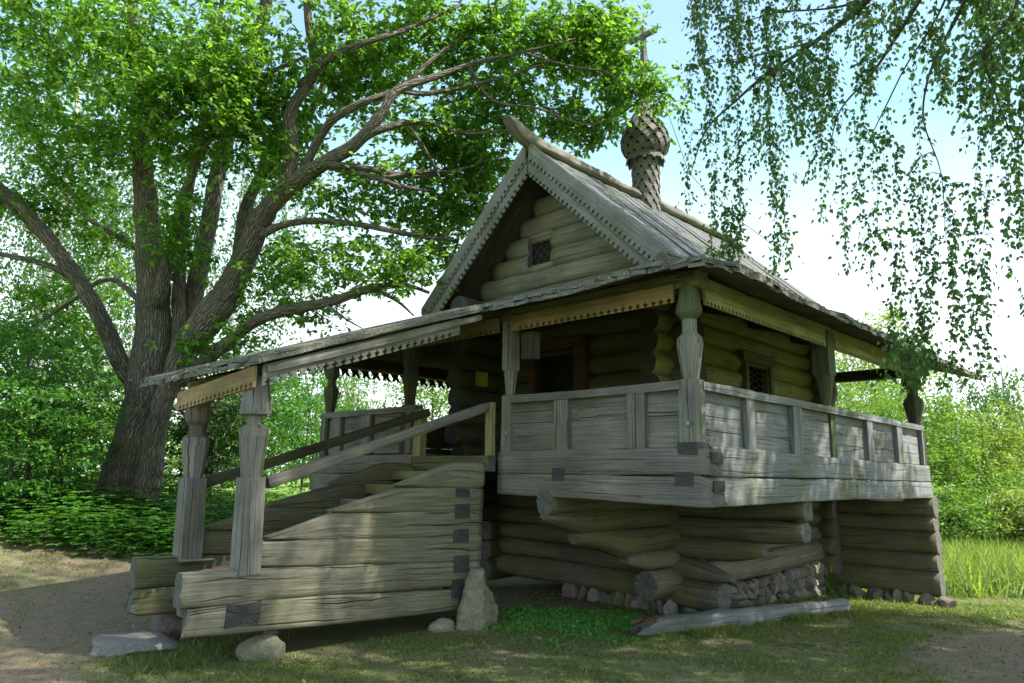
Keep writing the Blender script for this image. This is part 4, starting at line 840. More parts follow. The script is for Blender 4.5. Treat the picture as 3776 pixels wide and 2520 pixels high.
tag(big_stone(), 'tall pointed olive-grey stone standing against the upper end of the stair wall', 'stone')
o = rock('boulder', (-.78, 2.62, .02), (.16, .12, .10), M_STONEY, 31, sub=3, facets=False); tag(o, 'low grey stone beneath the stair wall beside the tall pointed stone', 'stone')

fd = empty('stone_foundation', (4, 1.6, 0), 'dry-laid foundation of field stones under the chapel crib', 'foundation')
def found(ax, fixed, a, b, z0f, z1f, rows, dens, seedb):
    k = 0
    for r in range(rows):
        s = a + random.uniform(-.1, .1)
        while s < b:
            w = random.choice([.12, .17, .21, .27]) * random.uniform(.9, 1.15); zb, zt_ = z0f(s), z1f(s); h = (zt_ - zb) / rows
            if h > .03:
                z = zb + h * (r + .5); c = (fixed + random.uniform(-.03, .04), s, z) if ax == 'y' else (s, fixed + random.uniform(-.03, .04), z)
                sz = (.13, w * .60, h * random.uniform(.62, .85)) if ax == 'y' else (w * .60, .13, h * random.uniform(.62, .85))
                m = random.choice([M_STONE, M_STONE, M_STONER, M_STONEY]); o = rock('stone', (c[0] - 4, c[1] - 1.6, c[2]), sz, m, seedb + k, rot=random.uniform(-.3, .3), sub=2, tilt=(random.uniform(-.3, .3), random.uniform(-.3, .3)), parent=fd, rough=.45)
            s += w; k += 1
found('x', 1.78, 3.25, 7.15, lambda s: gz(s, 1.7) - .04, lambda s: .12 + .03 * (s - 3.3), 3, 1, 100)
found('y', XW + .02, 1.8, 3.6, lambda s: gz(XW, s) - .03, lambda s: .06, 1, 1, 400)
found('y', X3 + .02, .0, 1.7, lambda s: gz(X3, s) - .03, lambda s: -.15, 1, 1, 500)
mb = MB(); beam(mb, (4.0, 1.98, 0), EX, EZ, [(-1.3, -.3, .06, .3), (3.2, -.35, .02, .3)], n=8, K=12)
o = mb.build('rubble_core', [M_STONE, M_STONE], fd, loc=(4, 1.6, 0)); o.location = (0, 0, 0)

# ------------------------------------------------------------------ fallen log
mb = MB(); a = np.array((.85, 1.12, .05)); b_ = np.array((5.0, .64, -.13)); d = b_ - a; L = np.linalg.norm(d); ax = d / L; up = np.array((0, 0, 1.)); up -= ax * up.dot(ax); up /= np.linalg.norm(up)
beam(mb, a, ax, up, [(-.22, -.07, -.03, .10), (-.08, -.09, .04, .2), (.12, -.11, .085, .24), (.5, -.12, .10, .25), (L - .3, -.11, .10, .24), (L - .05, -.10, .095, .23), (L, -.09, .085, .2)], n=3.0, K=20, amp=.012, step=.06, rough_end=(.15, .02))
o = mb.build('fallen_beam', [W_SILVER, END]); tag(o, 'long grey fallen beam with a rotten near end lying in the grass by the foundation', 'beam')
M_ROT = wood('rotten_wood', (0.04, 0.025, 0.018), (0.13, 0.075, 0.05), (0.26, 0.18, 0.13), crack=3)
mb = MB()
for i in range(26):
    s = random.uniform(0, 1); p0 = a + ax * random.uniform(-.02, .2) + np.array((0, random.uniform(-.09, .09), random.uniform(-.08, .09))); p1 = p0 - ax * random.uniform(.08, .34) + np.array((0, random.uniform(-.05, .05), random.uniform(-.05, .0)))
    log(mb, p1, p0, random.uniform(.006, .018), random.uniform(.015, .03), K=5, amp=.006)
rt = mb.build('rotten_end', [M_ROT, M_ROT], o)
# stick on the ground
mb = MB(); tube(mb, [(1.35, -.02, gz(1.35, 0) + .02), (1.6, -.12, gz(1.6, 0) + .045), (1.9, -.18, gz(1.9, -.2) + .02), (2.3, -.35, gz(2.3, -.3) + .03), (2.75, -.42, gz(2.7, -.4) + .015)], [.008, .010, .009, .007, .004], K=6)
o = mb.build('fallen_twig', [BARK_OLD]); tag(o, 'thin crooked dead twig lying on the grass in front of the fallen beam', 'twig')
OAK_LIMBS=[
 [(-1.382,10.856,0.872,0.493),(-1.400,10.720,1.452,0.422),(-1.370,10.481,2.226,0.378),(-1.361,10.224,3.154,0.352),(-1.508,10.001,4.544,0.299),(-1.719,9.928,5.622,0.238),(-1.972,9.763,6.661,0.185),(-2.222,9.599,7.684,0.141),(-2.373,9.357,8.616,0.123),(-2.681,9.241,9.680,0.106),(-2.921,9.061,10.727,0.088),(-3.295,8.946,12.578,0.053)],
 [(-1.249,10.112,0.975,0.264),(-1.318,9.879,1.835,0.194),(-1.320,9.682,2.582,0.167),(-1.250,9.541,3.112,0.185),(-1.092,9.179,3.866,0.255),(-0.854,8.625,4.486,0.255),(-0.811,8.434,4.765,0.229),(-0.748,7.991,5.366,0.202),(-0.699,7.650,5.911,0.176),(-0.550,7.110,6.281,0.150),(-0.383,6.585,6.518,0.132),(-0.152,5.848,6.764,0.106),(0.054,5.457,7.228,0.079),(0.237,5.334,7.664,0.070),(0.854,5.052,8.072,0.053),(1.329,4.841,8.402,0.040),(1.903,4.136,8.598,0.026),(2.414,3.425,8.767,0.018)],
 [(-1.103,10.001,3.005,0.168),(-1.089,9.779,3.779,0.134),(-1.152,9.777,4.573,0.118),(-1.158,9.892,5.250,0.109),(-1.156,9.951,6.107,0.101),(-1.181,9.719,7.071,0.084),(-1.184,9.400,8.276,0.067),(-1.211,9.062,9.641,0.050),(-1.306,8.772,11.085,0.034)],
 [(-0.918,9.887,3.815,0.185),(-0.834,9.901,5.070,0.168),(-0.710,9.904,6.215,0.160),(-0.648,9.846,7.281,0.151),(-0.615,9.545,8.282,0.160),(-0.558,9.264,9.116,0.143),(-0.467,8.902,10.118,0.118),(-0.493,8.662,11.117,0.101),(-0.605,8.241,13.114,0.050)],
 [(-1.534,9.750,4.499,0.118),(-1.599,9.160,5.325,0.101),(-1.656,8.747,5.998,0.084),(-1.647,8.447,6.544,0.076),(-1.539,7.837,7.324,0.059),(-1.217,7.055,7.939,0.042),(-0.860,6.334,8.187,0.025)],
 [(-0.721,9.036,4.616,0.168),(-0.413,9.128,5.267,0.143),(-0.340,9.209,6.319,0.118),(-0.100,9.150,7.253,0.101),(0.294,8.658,8.135,0.084),(0.528,8.195,8.973,0.067),(0.478,7.935,10.139,0.050)],
 [(-1.377,10.282,2.999,0.168),(-1.740,10.409,3.365,0.160),(-2.050,10.421,3.955,0.151),(-2.412,10.350,4.511,0.139),(-2.878,10.372,5.120,0.126),(-3.384,10.439,5.707,0.101),(-3.914,10.557,6.200,0.084),(-4.627,10.867,6.671,0.059),(-5.375,11.538,7.005,0.034)],
 [(-2.878,10.372,5.120,0.088),(-3.252,10.500,5.524,0.079),(-3.876,10.691,6.095,0.070),(-4.552,11.153,6.401,0.044)],
 [(-2.705,10.411,4.854,0.062),(-3.158,10.530,5.050,0.048),(-3.737,10.806,5.140,0.040),(-4.286,11.186,5.264,0.026)],
 [(-1.128,9.396,3.190,0.168),(-0.960,8.861,3.465,0.126),(-0.743,8.399,3.822,0.109),(-0.569,7.853,4.115,0.101),(-0.332,7.287,4.244,0.097),(0.046,6.584,4.349,0.080),(0.349,5.940,4.516,0.067),(0.913,5.782,4.653,0.042),(1.358,5.708,4.603,0.025)],
 [(-0.051,6.686,4.333,0.026),(0.125,6.293,4.046,0.018),(0.303,6.017,3.860,0.009)],
 [(0.436,5.945,4.513,0.035),(0.775,5.811,4.375,0.026),(1.101,5.760,4.171,0.013)],
 [(-0.688,7.736,5.548,0.079),(-0.538,7.407,5.664,0.062),(-0.292,6.996,5.723,0.057),(0.114,6.315,5.637,0.048),(0.698,5.915,5.562,0.044),(1.302,5.752,5.566,0.035),(1.826,5.568,5.602,0.026)],
 [(-0.630,7.231,6.130,0.134),(-0.607,7.016,6.844,0.118),(-0.725,6.965,7.484,0.101),(-0.544,6.599,8.167,0.084),(-0.724,6.563,8.984,0.067),(-0.898,6.493,9.909,0.050)],
 [(-0.660,6.784,7.914,0.079),(-0.519,6.115,8.250,0.062),(-0.262,5.398,8.326,0.048),(0.424,5.200,8.842,0.035),(1.218,4.940,9.529,0.026)],
 [(-0.152,5.848,6.764,0.070),(0.088,5.485,6.990,0.062),(0.695,5.307,7.287,0.048),(1.473,5.054,7.290,0.031),(1.900,4.619,7.348,0.018)],
 [(-0.396,6.446,6.547,0.062),(-0.022,5.812,6.404,0.048),(0.832,5.567,6.459,0.040),(1.591,5.353,6.760,0.026),(2.076,5.111,7.009,0.018)],
 [(-0.500,6.868,6.450,0.079),(-0.409,6.480,7.009,0.070),(-0.377,6.100,7.224,0.066),(-0.164,5.685,7.421,0.057),(0.359,5.403,7.796,0.044),(0.871,5.161,8.481,0.035),(1.635,4.942,9.324,0.026),(1.995,4.453,9.782,0.018)],
 [(0.237,5.334,7.664,0.044),(0.813,5.166,7.794,0.040),(1.676,4.624,8.185,0.026),(2.071,3.891,8.331,0.018)],
 [(-0.343,6.535,6.554,0.053),(0.044,5.777,6.289,0.044),(0.597,5.592,6.218,0.035),(1.162,5.506,6.276,0.018)],
 [(0.254,5.657,6.262,0.035),(0.868,5.478,6.529,0.031),(1.504,5.364,6.703,0.018)],
 [(0.516,5.321,7.147,0.026),(0.922,5.359,6.849,0.022),(1.361,5.408,6.388,0.013)],
 [(1.332,4.843,8.381,0.031),(1.724,4.663,7.852,0.026),(2.174,3.977,7.619,0.019),(2.644,3.430,7.333,0.012),(2.954,2.952,7.399,0.007)],
 [(1.903,4.136,8.598,0.022),(2.305,3.521,8.282,0.018),(2.753,2.970,8.097,0.011),(3.128,2.556,7.669,0.005)],
 [(-1.130,10.183,5.144,0.070),(-1.636,11.214,5.926,0.062),(-2.165,12.304,6.583,0.053),(-2.820,13.368,7.809,0.035)],
 [(-1.628,10.125,4.541,0.053),(-1.984,11.057,5.125,0.044),(-2.484,11.698,4.632,0.035),(-2.926,12.281,4.140,0.026)],
]
OAK_BLOBS=[
 (-3.56,10.19,8.93,1.28,0.83,1.50,96),
 (-2.57,8.57,8.52,1.09,0.80,1.50,96),
 (-1.38,7.41,8.33,1.01,0.87,1.60,105),
 (0.09,6.62,8.92,1.14,0.84,1.60,96),
 (1.34,5.77,9.30,1.02,0.70,1.30,96),
 (2.36,4.91,9.41,0.87,0.71,1.00,83),
 (2.88,4.01,9.17,0.70,0.62,0.80,66),
 (3.19,3.47,8.91,0.57,0.72,0.60,58),
 (3.44,3.24,8.26,0.34,0.53,0.50,31),
 (3.77,2.81,8.07,0.30,0.31,0.40,15),
 (2.93,4.05,7.74,0.84,0.34,0.50,44),
 (3.41,3.61,7.56,0.38,0.23,0.40,12),
 (3.33,3.34,9.42,0.34,0.34,0.50,19),
 (2.38,5.35,8.21,1.04,0.64,1.00,95),
 (1.61,5.99,7.46,0.86,0.55,1.20,60),
 (2.30,5.81,7.21,0.72,0.56,1.00,60),
 (-0.77,7.87,7.55,0.84,0.76,1.40,61),
 (-0.52,7.43,6.61,0.52,0.52,1.00,30),
 (-1.82,8.17,7.17,0.87,0.65,1.40,61),
 (-2.47,9.27,7.15,0.89,0.67,1.40,52),
 (-3.38,10.54,7.49,0.99,0.84,1.50,70),
 (-3.49,10.74,6.07,0.60,0.45,1.20,26),
 (-2.61,11.27,6.72,0.73,0.41,1.20,22),
 (-1.86,8.28,5.82,0.43,0.36,0.80,17),
 (-2.01,7.11,7.47,0.81,0.54,0.60,48),
 (-2.60,7.76,7.33,0.74,0.41,0.50,35),
 (0.82,6.39,6.42,0.83,0.45,1.00,40),
 (1.83,6.20,6.34,0.87,0.47,1.00,50),
 (2.56,5.95,6.57,0.49,0.65,0.70,40),
 (1.48,6.33,5.46,0.69,0.38,1.00,22),
 (0.20,6.12,4.97,0.63,0.42,1.20,26),
 (-0.01,7.37,4.86,0.74,0.45,1.30,29),
 (-0.25,8.41,4.60,0.46,0.39,1.00,19),
 (0.23,8.52,5.63,0.57,0.40,1.20,21),
 (0.28,7.17,6.15,0.46,0.30,0.80,14),
 (0.99,5.67,4.91,0.43,0.21,0.50,12),
 (2.12,6.13,5.49,0.39,0.32,0.50,14),
 (0.65,5.78,4.63,0.28,0.14,0.30,7),
 (-0.58,8.25,3.75,0.37,0.22,0.60,12),
 (-1.36,9.05,5.36,0.38,0.46,0.80,12),
 (-1.70,8.55,5.25,0.29,0.14,0.40,7),
 (0.23,8.19,7.95,0.66,0.49,1.20,26),
 (0.82,6.98,8.62,0.80,0.56,1.30,44),
 (-2.09,11.05,6.12,0.57,0.49,1.00,15),
 (-1.81,12.26,5.38,0.53,0.70,1.00,19),
 (-2.42,13.00,4.94,0.96,0.53,1.20,35),
 (-2.74,12.92,3.74,0.76,0.68,1.20,35),
 (-1.65,13.17,4.09,0.54,0.54,1.00,19),
 (-1.23,8.79,3.65,0.37,0.15,0.30,7),
 (0.13,7.25,4.26,0.44,0.10,0.50,7),
 (-2.85,9.62,11.09,3.30,0.78,2.50,105),
 (0.57,6.20,11.49,3.33,0.95,2.00,105),
]
BIRCH_BRANCHES=[
 [(0.137,-2.317,6.333,0.050),(0.432,-1.640,5.935,0.035),(0.476,-1.050,5.732,0.020),(0.426,-0.669,5.588,0.016),(0.338,-0.378,5.379,0.013),(0.251,-0.075,5.119,0.009),(0.289,0.138,4.719,0.004)],
 [(0.526,-1.118,5.796,0.009),(0.393,-0.828,5.766,0.009),(0.222,-0.501,5.734,0.006),(0.010,-0.136,5.719,0.004)],
 [(0.177,-2.607,6.181,0.050),(0.355,-2.074,5.680,0.022),(0.470,-1.854,5.504,0.016),(0.557,-1.589,5.270,0.012),(0.602,-1.287,5.054,0.007),(0.577,-1.175,4.730,0.004)],
 [(0.137,-2.843,6.127,0.050),(0.415,-2.392,5.554,0.020),(0.560,-2.195,5.352,0.014),(0.608,-2.025,5.074,0.010),(0.742,-1.928,4.749,0.007),(0.916,-1.984,4.295,0.004),(1.031,-1.939,3.689,0.002)],
 [(0.168,-3.080,5.810,0.040),(0.267,-2.735,5.230,0.014),(0.370,-2.492,5.011,0.012),(0.611,-2.505,4.687,0.007),(0.876,-2.549,4.386,0.004)],
 [(0.432,-1.640,5.935,0.014),(0.476,-1.278,6.045,0.010),(0.311,-0.841,6.124,0.007),(0.200,-0.435,6.114,0.004)],
 [(0.442,-2.369,5.908,0.014),(0.691,-2.120,5.662,0.009),(0.768,-1.826,5.354,0.007),(0.787,-1.609,5.010,0.006),(0.720,-1.455,4.689,0.004)],
]
BIRCH_STRANDS=[
 (0.29,0.05,5.03,0.19,0.20,4.85),
 (0.24,0.07,5.16,0.39,0.13,4.36),
 (0.30,-0.00,5.21,0.54,0.02,4.19),
 (0.30,-0.15,5.21,0.50,0.02,3.80),
 (0.34,-0.23,5.38,0.60,-0.08,3.80),
 (0.34,-0.38,5.38,0.58,-0.24,3.95),
 (0.41,-0.37,5.08,0.58,-0.18,3.73),
 (0.44,-0.52,5.51,0.59,-0.46,4.73),
 (0.43,-0.66,5.55,0.65,-0.54,4.26),
 (0.55,-0.65,5.03,0.82,-0.57,3.69),
 (0.59,-0.65,4.91,0.80,-0.53,3.63),
 (0.69,-0.68,4.61,0.83,-0.64,3.93),
 (0.46,-1.01,5.65,0.60,-0.95,4.86),
 (0.55,-1.10,5.61,0.77,-1.03,4.53),
 (0.61,-1.17,5.14,0.57,-0.93,4.40),
 (0.69,-1.16,4.78,0.76,-1.04,4.08),
 (0.66,-1.24,4.65,0.88,-1.17,3.56),
 (0.69,-1.37,5.02,0.82,-1.26,4.13),
 (0.69,-1.45,4.81,0.85,-1.35,3.78),
 (0.78,-1.51,4.69,1.01,-1.42,3.46),
 (0.71,-1.67,4.96,0.92,-1.55,3.75),
 (0.81,-1.68,4.65,1.10,-1.50,2.89),
 (0.82,-1.77,4.41,1.06,-1.63,2.95),
 (0.82,-1.88,4.80,1.03,-1.76,3.56),
 (0.86,-1.86,4.31,1.10,-1.61,2.48),
 (0.90,-1.95,4.22,1.13,-1.76,2.62),
 (0.95,-2.00,4.22,1.30,-1.87,2.40),
 (1.05,-2.02,3.92,1.28,-1.89,2.55),
 (0.84,-1.61,3.71,0.92,-1.44,2.79),
 (0.87,-2.18,4.14,1.07,-2.11,3.11),
 (0.77,-2.34,4.54,0.97,-2.21,3.31),
 (0.71,-2.45,4.63,0.95,-2.21,2.85),
 (0.78,-2.48,4.49,0.99,-2.36,3.28),
 (0.76,-2.56,4.34,0.96,-2.40,2.97),
 (0.67,-2.63,4.40,0.81,-2.54,3.50),
 (1.08,-2.20,3.41,1.27,-2.19,2.60),
 (1.16,-2.06,3.14,1.28,-2.01,2.46),
 (0.94,-1.38,4.13,0.99,-1.28,3.57),
 (1.08,-1.77,3.41,1.08,-1.56,2.60),
 (0.57,-2.31,5.19,0.71,-2.24,4.43),
 (0.57,-2.43,5.09,0.63,-2.33,4.49),
 (0.46,-2.64,5.22,0.60,-2.58,4.46),
 (0.41,-2.74,5.23,0.56,-2.64,4.28),
 (0.48,-2.56,5.39,0.59,-2.50,4.72),
 (0.76,-1.56,2.85,0.81,-1.53,2.57),
 (0.88,-1.58,2.74,0.97,-1.60,2.44),
 (0.91,-1.64,2.84,0.93,-1.60,2.59),
 (1.04,-1.76,2.76,1.14,-1.77,2.44),
 (1.06,-1.50,2.82,1.16,-1.50,2.45),
 (0.76,-1.49,2.78,0.84,-1.49,2.50),
 (0.99,-1.59,2.89,1.12,-1.60,2.43),
 (1.05,-1.49,2.77,1.13,-1.48,2.44),
 (0.89,-1.63,2.81,0.96,-1.63,2.52),
 (0.44,-0.19,4.30,0.54,-0.14,3.73),
 (0.41,-0.16,4.29,0.49,-0.12,3.81),
 (0.48,-0.23,4.30,0.57,-0.19,3.79),
 (0.47,-0.22,4.30,0.56,-0.17,3.77),
 (0.17,-1.11,5.21,0.21,-1.06,4.87),
 (0.36,-1.94,5.73,0.43,-1.91,5.33),
 (-0.19,-0.36,6.25,-0.09,-0.29,5.58),
 (0.40,-1.04,6.29,0.44,-0.94,5.79),
 (0.28,-2.55,4.84,0.39,-2.51,4.32),
 (0.66,-0.73,5.59,0.76,-0.64,4.89),
 (0.48,-0.49,6.25,0.52,-0.44,5.91),
 (0.44,-1.03,6.52,0.46,-0.98,6.24),
 (0.25,-1.19,6.00,0.32,-1.19,5.71),
 (0.24,-0.69,6.52,0.26,-0.63,6.23),
 (0.39,-0.41,6.78,0.45,-0.32,6.22),
 (0.43,-0.25,6.23,0.53,-0.16,5.51),
 (0.33,-1.51,5.95,0.37,-1.43,5.50),
 (-0.05,-0.90,5.29,0.05,-0.82,4.63),
 (0.46,-0.75,6.38,0.49,-0.68,6.00),
 (0.38,-0.38,6.77,0.50,-0.29,5.96),
 (0.61,-1.14,5.51,0.72,-1.09,4.91),
 (0.69,-1.46,6.34,0.77,-1.45,5.98),
 (0.78,-2.59,5.60,0.87,-2.54,5.07),
 (0.43,-2.37,5.34,0.52,-2.31,4.83),
 (1.14,-2.49,5.26,1.20,-2.49,4.99),
 (0.88,-1.93,6.25,0.96,-1.82,5.54),
 (0.56,-2.00,6.02,0.61,-1.97,5.71),
 (1.01,-2.05,5.37,1.03,-1.97,5.02),
 (0.21,0.07,5.85,0.28,0.09,5.52),
 (0.81,-2.45,5.48,0.89,-2.36,4.83),
 (0.38,-0.99,5.46,0.48,-0.91,4.80),
 (0.14,-0.05,6.83,0.23,0.02,6.21),
 (0.49,-1.85,5.98,0.57,-1.82,5.57),
 (0.04,-0.01,5.79,0.12,0.11,5.05),
 (0.38,-1.16,5.52,0.42,-1.10,5.11),
 (0.98,-2.68,5.88,1.03,-2.66,5.60),
 (0.11,-1.67,5.56,0.22,-1.61,4.92),
 (0.55,-2.53,5.63,0.63,-2.51,5.27),
 (0.48,-2.53,5.60,0.52,-2.49,5.32),
 (0.38,-1.64,5.23,0.43,-1.53,4.65),
 (0.14,-1.74,5.49,0.22,-1.67,4.93),
 (0.63,-0.60,5.76,0.72,-0.57,5.30),
 (0.21,-1.00,5.35,0.31,-0.97,4.87),
 (0.37,-2.48,5.04,0.43,-2.42,4.56),
 (0.24,-2.31,5.42,0.29,-2.22,4.90),
 (0.08,-0.49,5.61,0.16,-0.48,5.26),
 (0.40,-1.77,5.76,0.45,-1.68,5.22),
 (0.46,-2.67,5.52,0.52,-2.60,5.02),
 (0.09,-0.07,6.82,0.24,0.01,5.99),
 (0.45,-0.38,6.11,0.54,-0.32,5.56),
 (0.81,-2.12,5.21,0.86,-2.10,4.92),
 (0.97,-2.08,5.65,1.06,-1.99,4.98),
 (0.24,-1.30,5.61,0.36,-1.23,4.91),
 (0.46,-0.65,6.32,0.59,-0.62,5.70),
 (0.29,-1.28,5.86,0.37,-1.19,5.19),
 (-0.01,-0.08,6.54,0.08,-0.03,5.97),
 (0.08,-1.21,5.18,0.14,-1.12,4.64),
 (0.57,-2.68,4.90,0.66,-2.61,4.29),
 (0.28,-0.22,6.53,0.37,-0.21,6.13),
 (0.39,-0.71,6.29,0.48,-0.59,5.50),
 (0.29,-2.06,5.38,0.34,-2.02,5.04),
 (-0.30,-0.56,6.33,-0.27,-0.48,5.91),
 (0.88,-2.74,5.62,0.98,-2.68,4.98),
 (0.77,-1.85,5.29,0.86,-1.78,4.69),
 (0.88,-2.04,5.68,0.93,-1.96,5.19),
 (0.19,-1.59,6.02,0.26,-1.58,5.71),
 (0.30,-1.23,5.57,0.39,-1.14,4.89),
 (0.66,-1.25,6.50,0.74,-1.13,5.77),
 (-0.11,-0.65,6.23,0.02,-0.59,5.53),
 (0.74,-1.60,5.87,0.81,-1.50,5.25),
 (0.60,-2.75,5.13,0.72,-2.70,4.51),
 (0.79,-2.36,5.24,0.83,-2.28,4.74),
 (0.73,-2.57,5.61,0.83,-2.53,5.09),
 (0.12,-0.08,6.05,0.21,-0.06,5.63),
 (0.59,-0.83,5.61,0.67,-0.75,5.00),
 (0.88,-2.45,5.20,0.98,-2.38,4.56),
 (0.69,-1.76,5.73,0.73,-1.68,5.31),
 (0.22,-1.59,5.54,0.28,-1.51,5.01),
 (-0.18,-0.37,5.60,-0.06,-0.29,4.86),
 (1.03,-2.65,5.27,1.07,-2.56,4.80),
 (0.42,-2.20,5.87,0.46,-2.13,5.42),
 (0.59,-2.50,5.17,0.66,-2.42,4.58),
 (0.66,-1.81,6.21,0.76,-1.78,5.76),
 (0.80,-2.44,5.71,0.90,-2.39,5.16),
 (0.68,-1.28,6.32,0.74,-1.28,6.06),
 (0.54,-0.75,5.78,0.62,-0.70,5.30),
 (-0.03,-1.14,5.51,0.02,-1.10,5.15),
 (0.39,-0.80,6.26,0.48,-0.68,5.50),
 (-0.07,-0.35,5.41,-0.05,-0.28,5.07),
 (0.35,-2.64,5.07,0.43,-2.57,4.48),
 (0.12,-1.15,5.76,0.21,-1.04,5.02),
 (0.65,-2.43,5.81,0.74,-2.33,5.12),
 (0.84,-2.40,5.86,0.89,-2.30,5.28),
 (-0.01,-0.70,6.20,0.02,-0.65,5.93),
 (0.40,-2.75,5.11,0.48,-2.73,4.75),
 (0.61,-0.49,5.65,0.74,-0.41,4.84),
 (0.31,-0.04,5.81,0.42,0.02,5.12),
 (0.06,-0.39,6.40,0.10,-0.35,6.06),
 (0.66,-1.59,5.96,0.77,-1.54,5.33),
 (-0.01,-0.18,6.53,0.02,-0.11,6.14),
 (0.34,-0.56,5.92,0.39,-0.50,5.47),
 (0.39,-2.70,5.46,0.47,-2.68,5.10),
 (0.21,-0.01,6.69,0.34,0.07,5.93),
 (0.30,-1.60,6.11,0.37,-1.56,5.72),
 (0.06,-0.51,6.12,0.12,-0.44,5.61),
 (-0.02,-0.56,6.48,0.10,-0.49,5.80),
 (0.04,-0.43,6.25,0.15,-0.40,5.68),
 (0.78,-2.69,5.39,0.83,-2.66,5.09),
 (0.20,-1.40,5.33,0.21,-1.33,5.03),
 (0.02,-1.02,5.79,0.08,-0.98,5.39),
 (0.67,-0.95,5.87,0.78,-0.91,5.31),
 (0.12,-0.90,6.02,0.20,-0.84,5.48),
 (0.95,-2.42,5.89,0.99,-2.34,5.43),
 (0.90,-2.00,5.66,0.96,-1.99,5.40),
]
# ------------------------------------------------------------------ vegetation
# leaf outlines: (x across, y along), built as a fan; unit length 1
OAK_L = [(0, 0), (.07, .12), (.16, .22), (.11, .32), (.26, .45), (.17, .55), (.30, .70), (.19, .78), (.18, .92), (0, 1), (-.18, .92), (-.19, .78), (-.30, .70), (-.17, .55), (-.26, .45), (-.11, .32), (-.16, .22), (-.07, .12)]
BIRCH_L = [(0, 0), (.26, .16), (.36, .34), (.22, .62), (0, 1), (-.22, .62), (-.36, .34), (-.26, .16)]
OVAL_L = [(0, 0), (.22, .3), (.2, .65), (0, 1), (-.2, .65), (-.22, .3)]
DIAM_L = [(0, 0), (.30, .45), (0, 1), (-.30, .45)]
ROUND_L = [(0, 0), (.3, .2), (.42, .5), (.3, .85), (0, 1), (-.3, .85), (-.42, .5), (-.3, .2)]
BLADE_L = [(.05, 0), (.045, .5), (0, 1), (-.045, .5), (-.05, 0)]

def leaves(name, pos, dirv, nrm, size, outline, mat, parent=None, cup=.12, droop=.15, var=None, label=None):
    """pos, dirv (leaf axis), nrm (approx. normal) arrays (N,3); size (N,)"""
    N = len(pos); K = len(outline); out = np.array(outline)
    d = dirv / np.maximum(np.linalg.norm(dirv, axis=1, keepdims=True), 1e-6); s = np.cross(d, nrm); s /= np.maximum(np.linalg.norm(s, axis=1, keepdims=True), 1e-6); n = np.cross(s, d)
    x = out[:, 0]; y = out[:, 1]; z = cup * np.abs(x) * 1.2 - droop * y ** 2
    V = pos[:, None, :] + size[:, None, None] * (s[:, None, :] * x[None, :, None] + d[:, None, :] * y[None, :, None] + n[:, None, :] * z[None, :, None])
    me = bpy.data.meshes.new(name); nv = N * K; me.vertices.add(nv); me.vertices.foreach_set('co', V.astype(np.float32).ravel())
    # split along the midrib so the leaf folds
    if K >= 6 and K % 2 == 0:
        h = K // 2; f1 = list(range(0, h + 1)); f2 = [0] + list(range(h, K)); n1, n2 = len(f1), len(f2)
        base = (np.arange(N) * K)[:, None]; idx = np.concatenate([base + np.array(f1)[None, :], base + np.array(f2)[None, :]], axis=1).ravel()
        starts = (np.arange(N) * (n1 + n2))[:, None] + np.array([0, n1])[None, :]; totals = np.tile([n1, n2], N); nf = 2 * N
    else:
        idx = np.arange(nv); starts = np.arange(N) * K; totals = np.full(N, K); nf = N
    me.loops.add(len(idx)); me.loops.foreach_set('vertex_index', idx.astype(np.int32)); me.polygons.add(nf); me.polygons.foreach_set('loop_start', starts.ravel().astype(np.int32)); me.polygons.foreach_set('loop_total', totals.astype(np.int32))
    me.update(calc_edges=True)
    v = rng.random(N) if var is None else var; at = me.attributes.new('var', 'FLOAT', 'POINT'); at.data.foreach_set('value', np.repeat(v, K).astype(np.float32))
    me.materials.append(mat); o = bpy.data.objects.new(name, me); COL.objects.link(o)
    if parent: o.parent = parent
    if label: o['label'] = label
    return o

def unit(a): return a / np.maximum(np.linalg.norm(a, axis=-1, keepdims=True), 1e-9)
def smooth_path(pts, sub=4):
    """Catmull-Rom through (x,y,z,r)"""
    P = [np.array(p, float) for p in pts]; P = [2 * P[0] - P[1]] + P + [2 * P[-1] - P[-2]]; out = []
    for i in range(1, len(P) - 2):
        for k in range(sub):
            t = k / sub; a, b, c, d = P[i - 1:i + 3]
            out.append(.5 * (2 * b + (c - a) * t + (2 * a - 5 * b + 4 * c - d) * t * t + (3 * b - a - 3 * c + d) * t ** 3))
    out.append(P[-2]); return np.array(out)
def limb_mesh(mb, path, K=12, rough=.12, seed=0, flare=0):
    n0 = len(mb.v); pts = []
    for i, q in enumerate(path):
        k = .15 * q[3]; pts.append((q[0] + k * nz3(i * .5, seed, 1), q[1] + k * nz3(i * .5, seed, 5), q[2]))
    tube(mb, pts, [max(.002, q[3]) for q in path], K=K)
    if rough:
        for j in range(n0, len(mb.v)):
            i = (j - n0) // K; c = np.array(pts[min(i, len(pts) - 1)]); v = np.array(mb.v[j]); d = v - c; r = max(.002, path[min(i, len(pts) - 1)][3])
            s = 1 + rough * nz3(v[0] / r * .6, v[1] / r * .6, v[2] * .8 + seed) + rough * .5 * nz3(v[0] / r * 1.6, v[1] / r * 1.6, v[2] * 2.5)
            mb.v[j] = tuple(c + d * s)

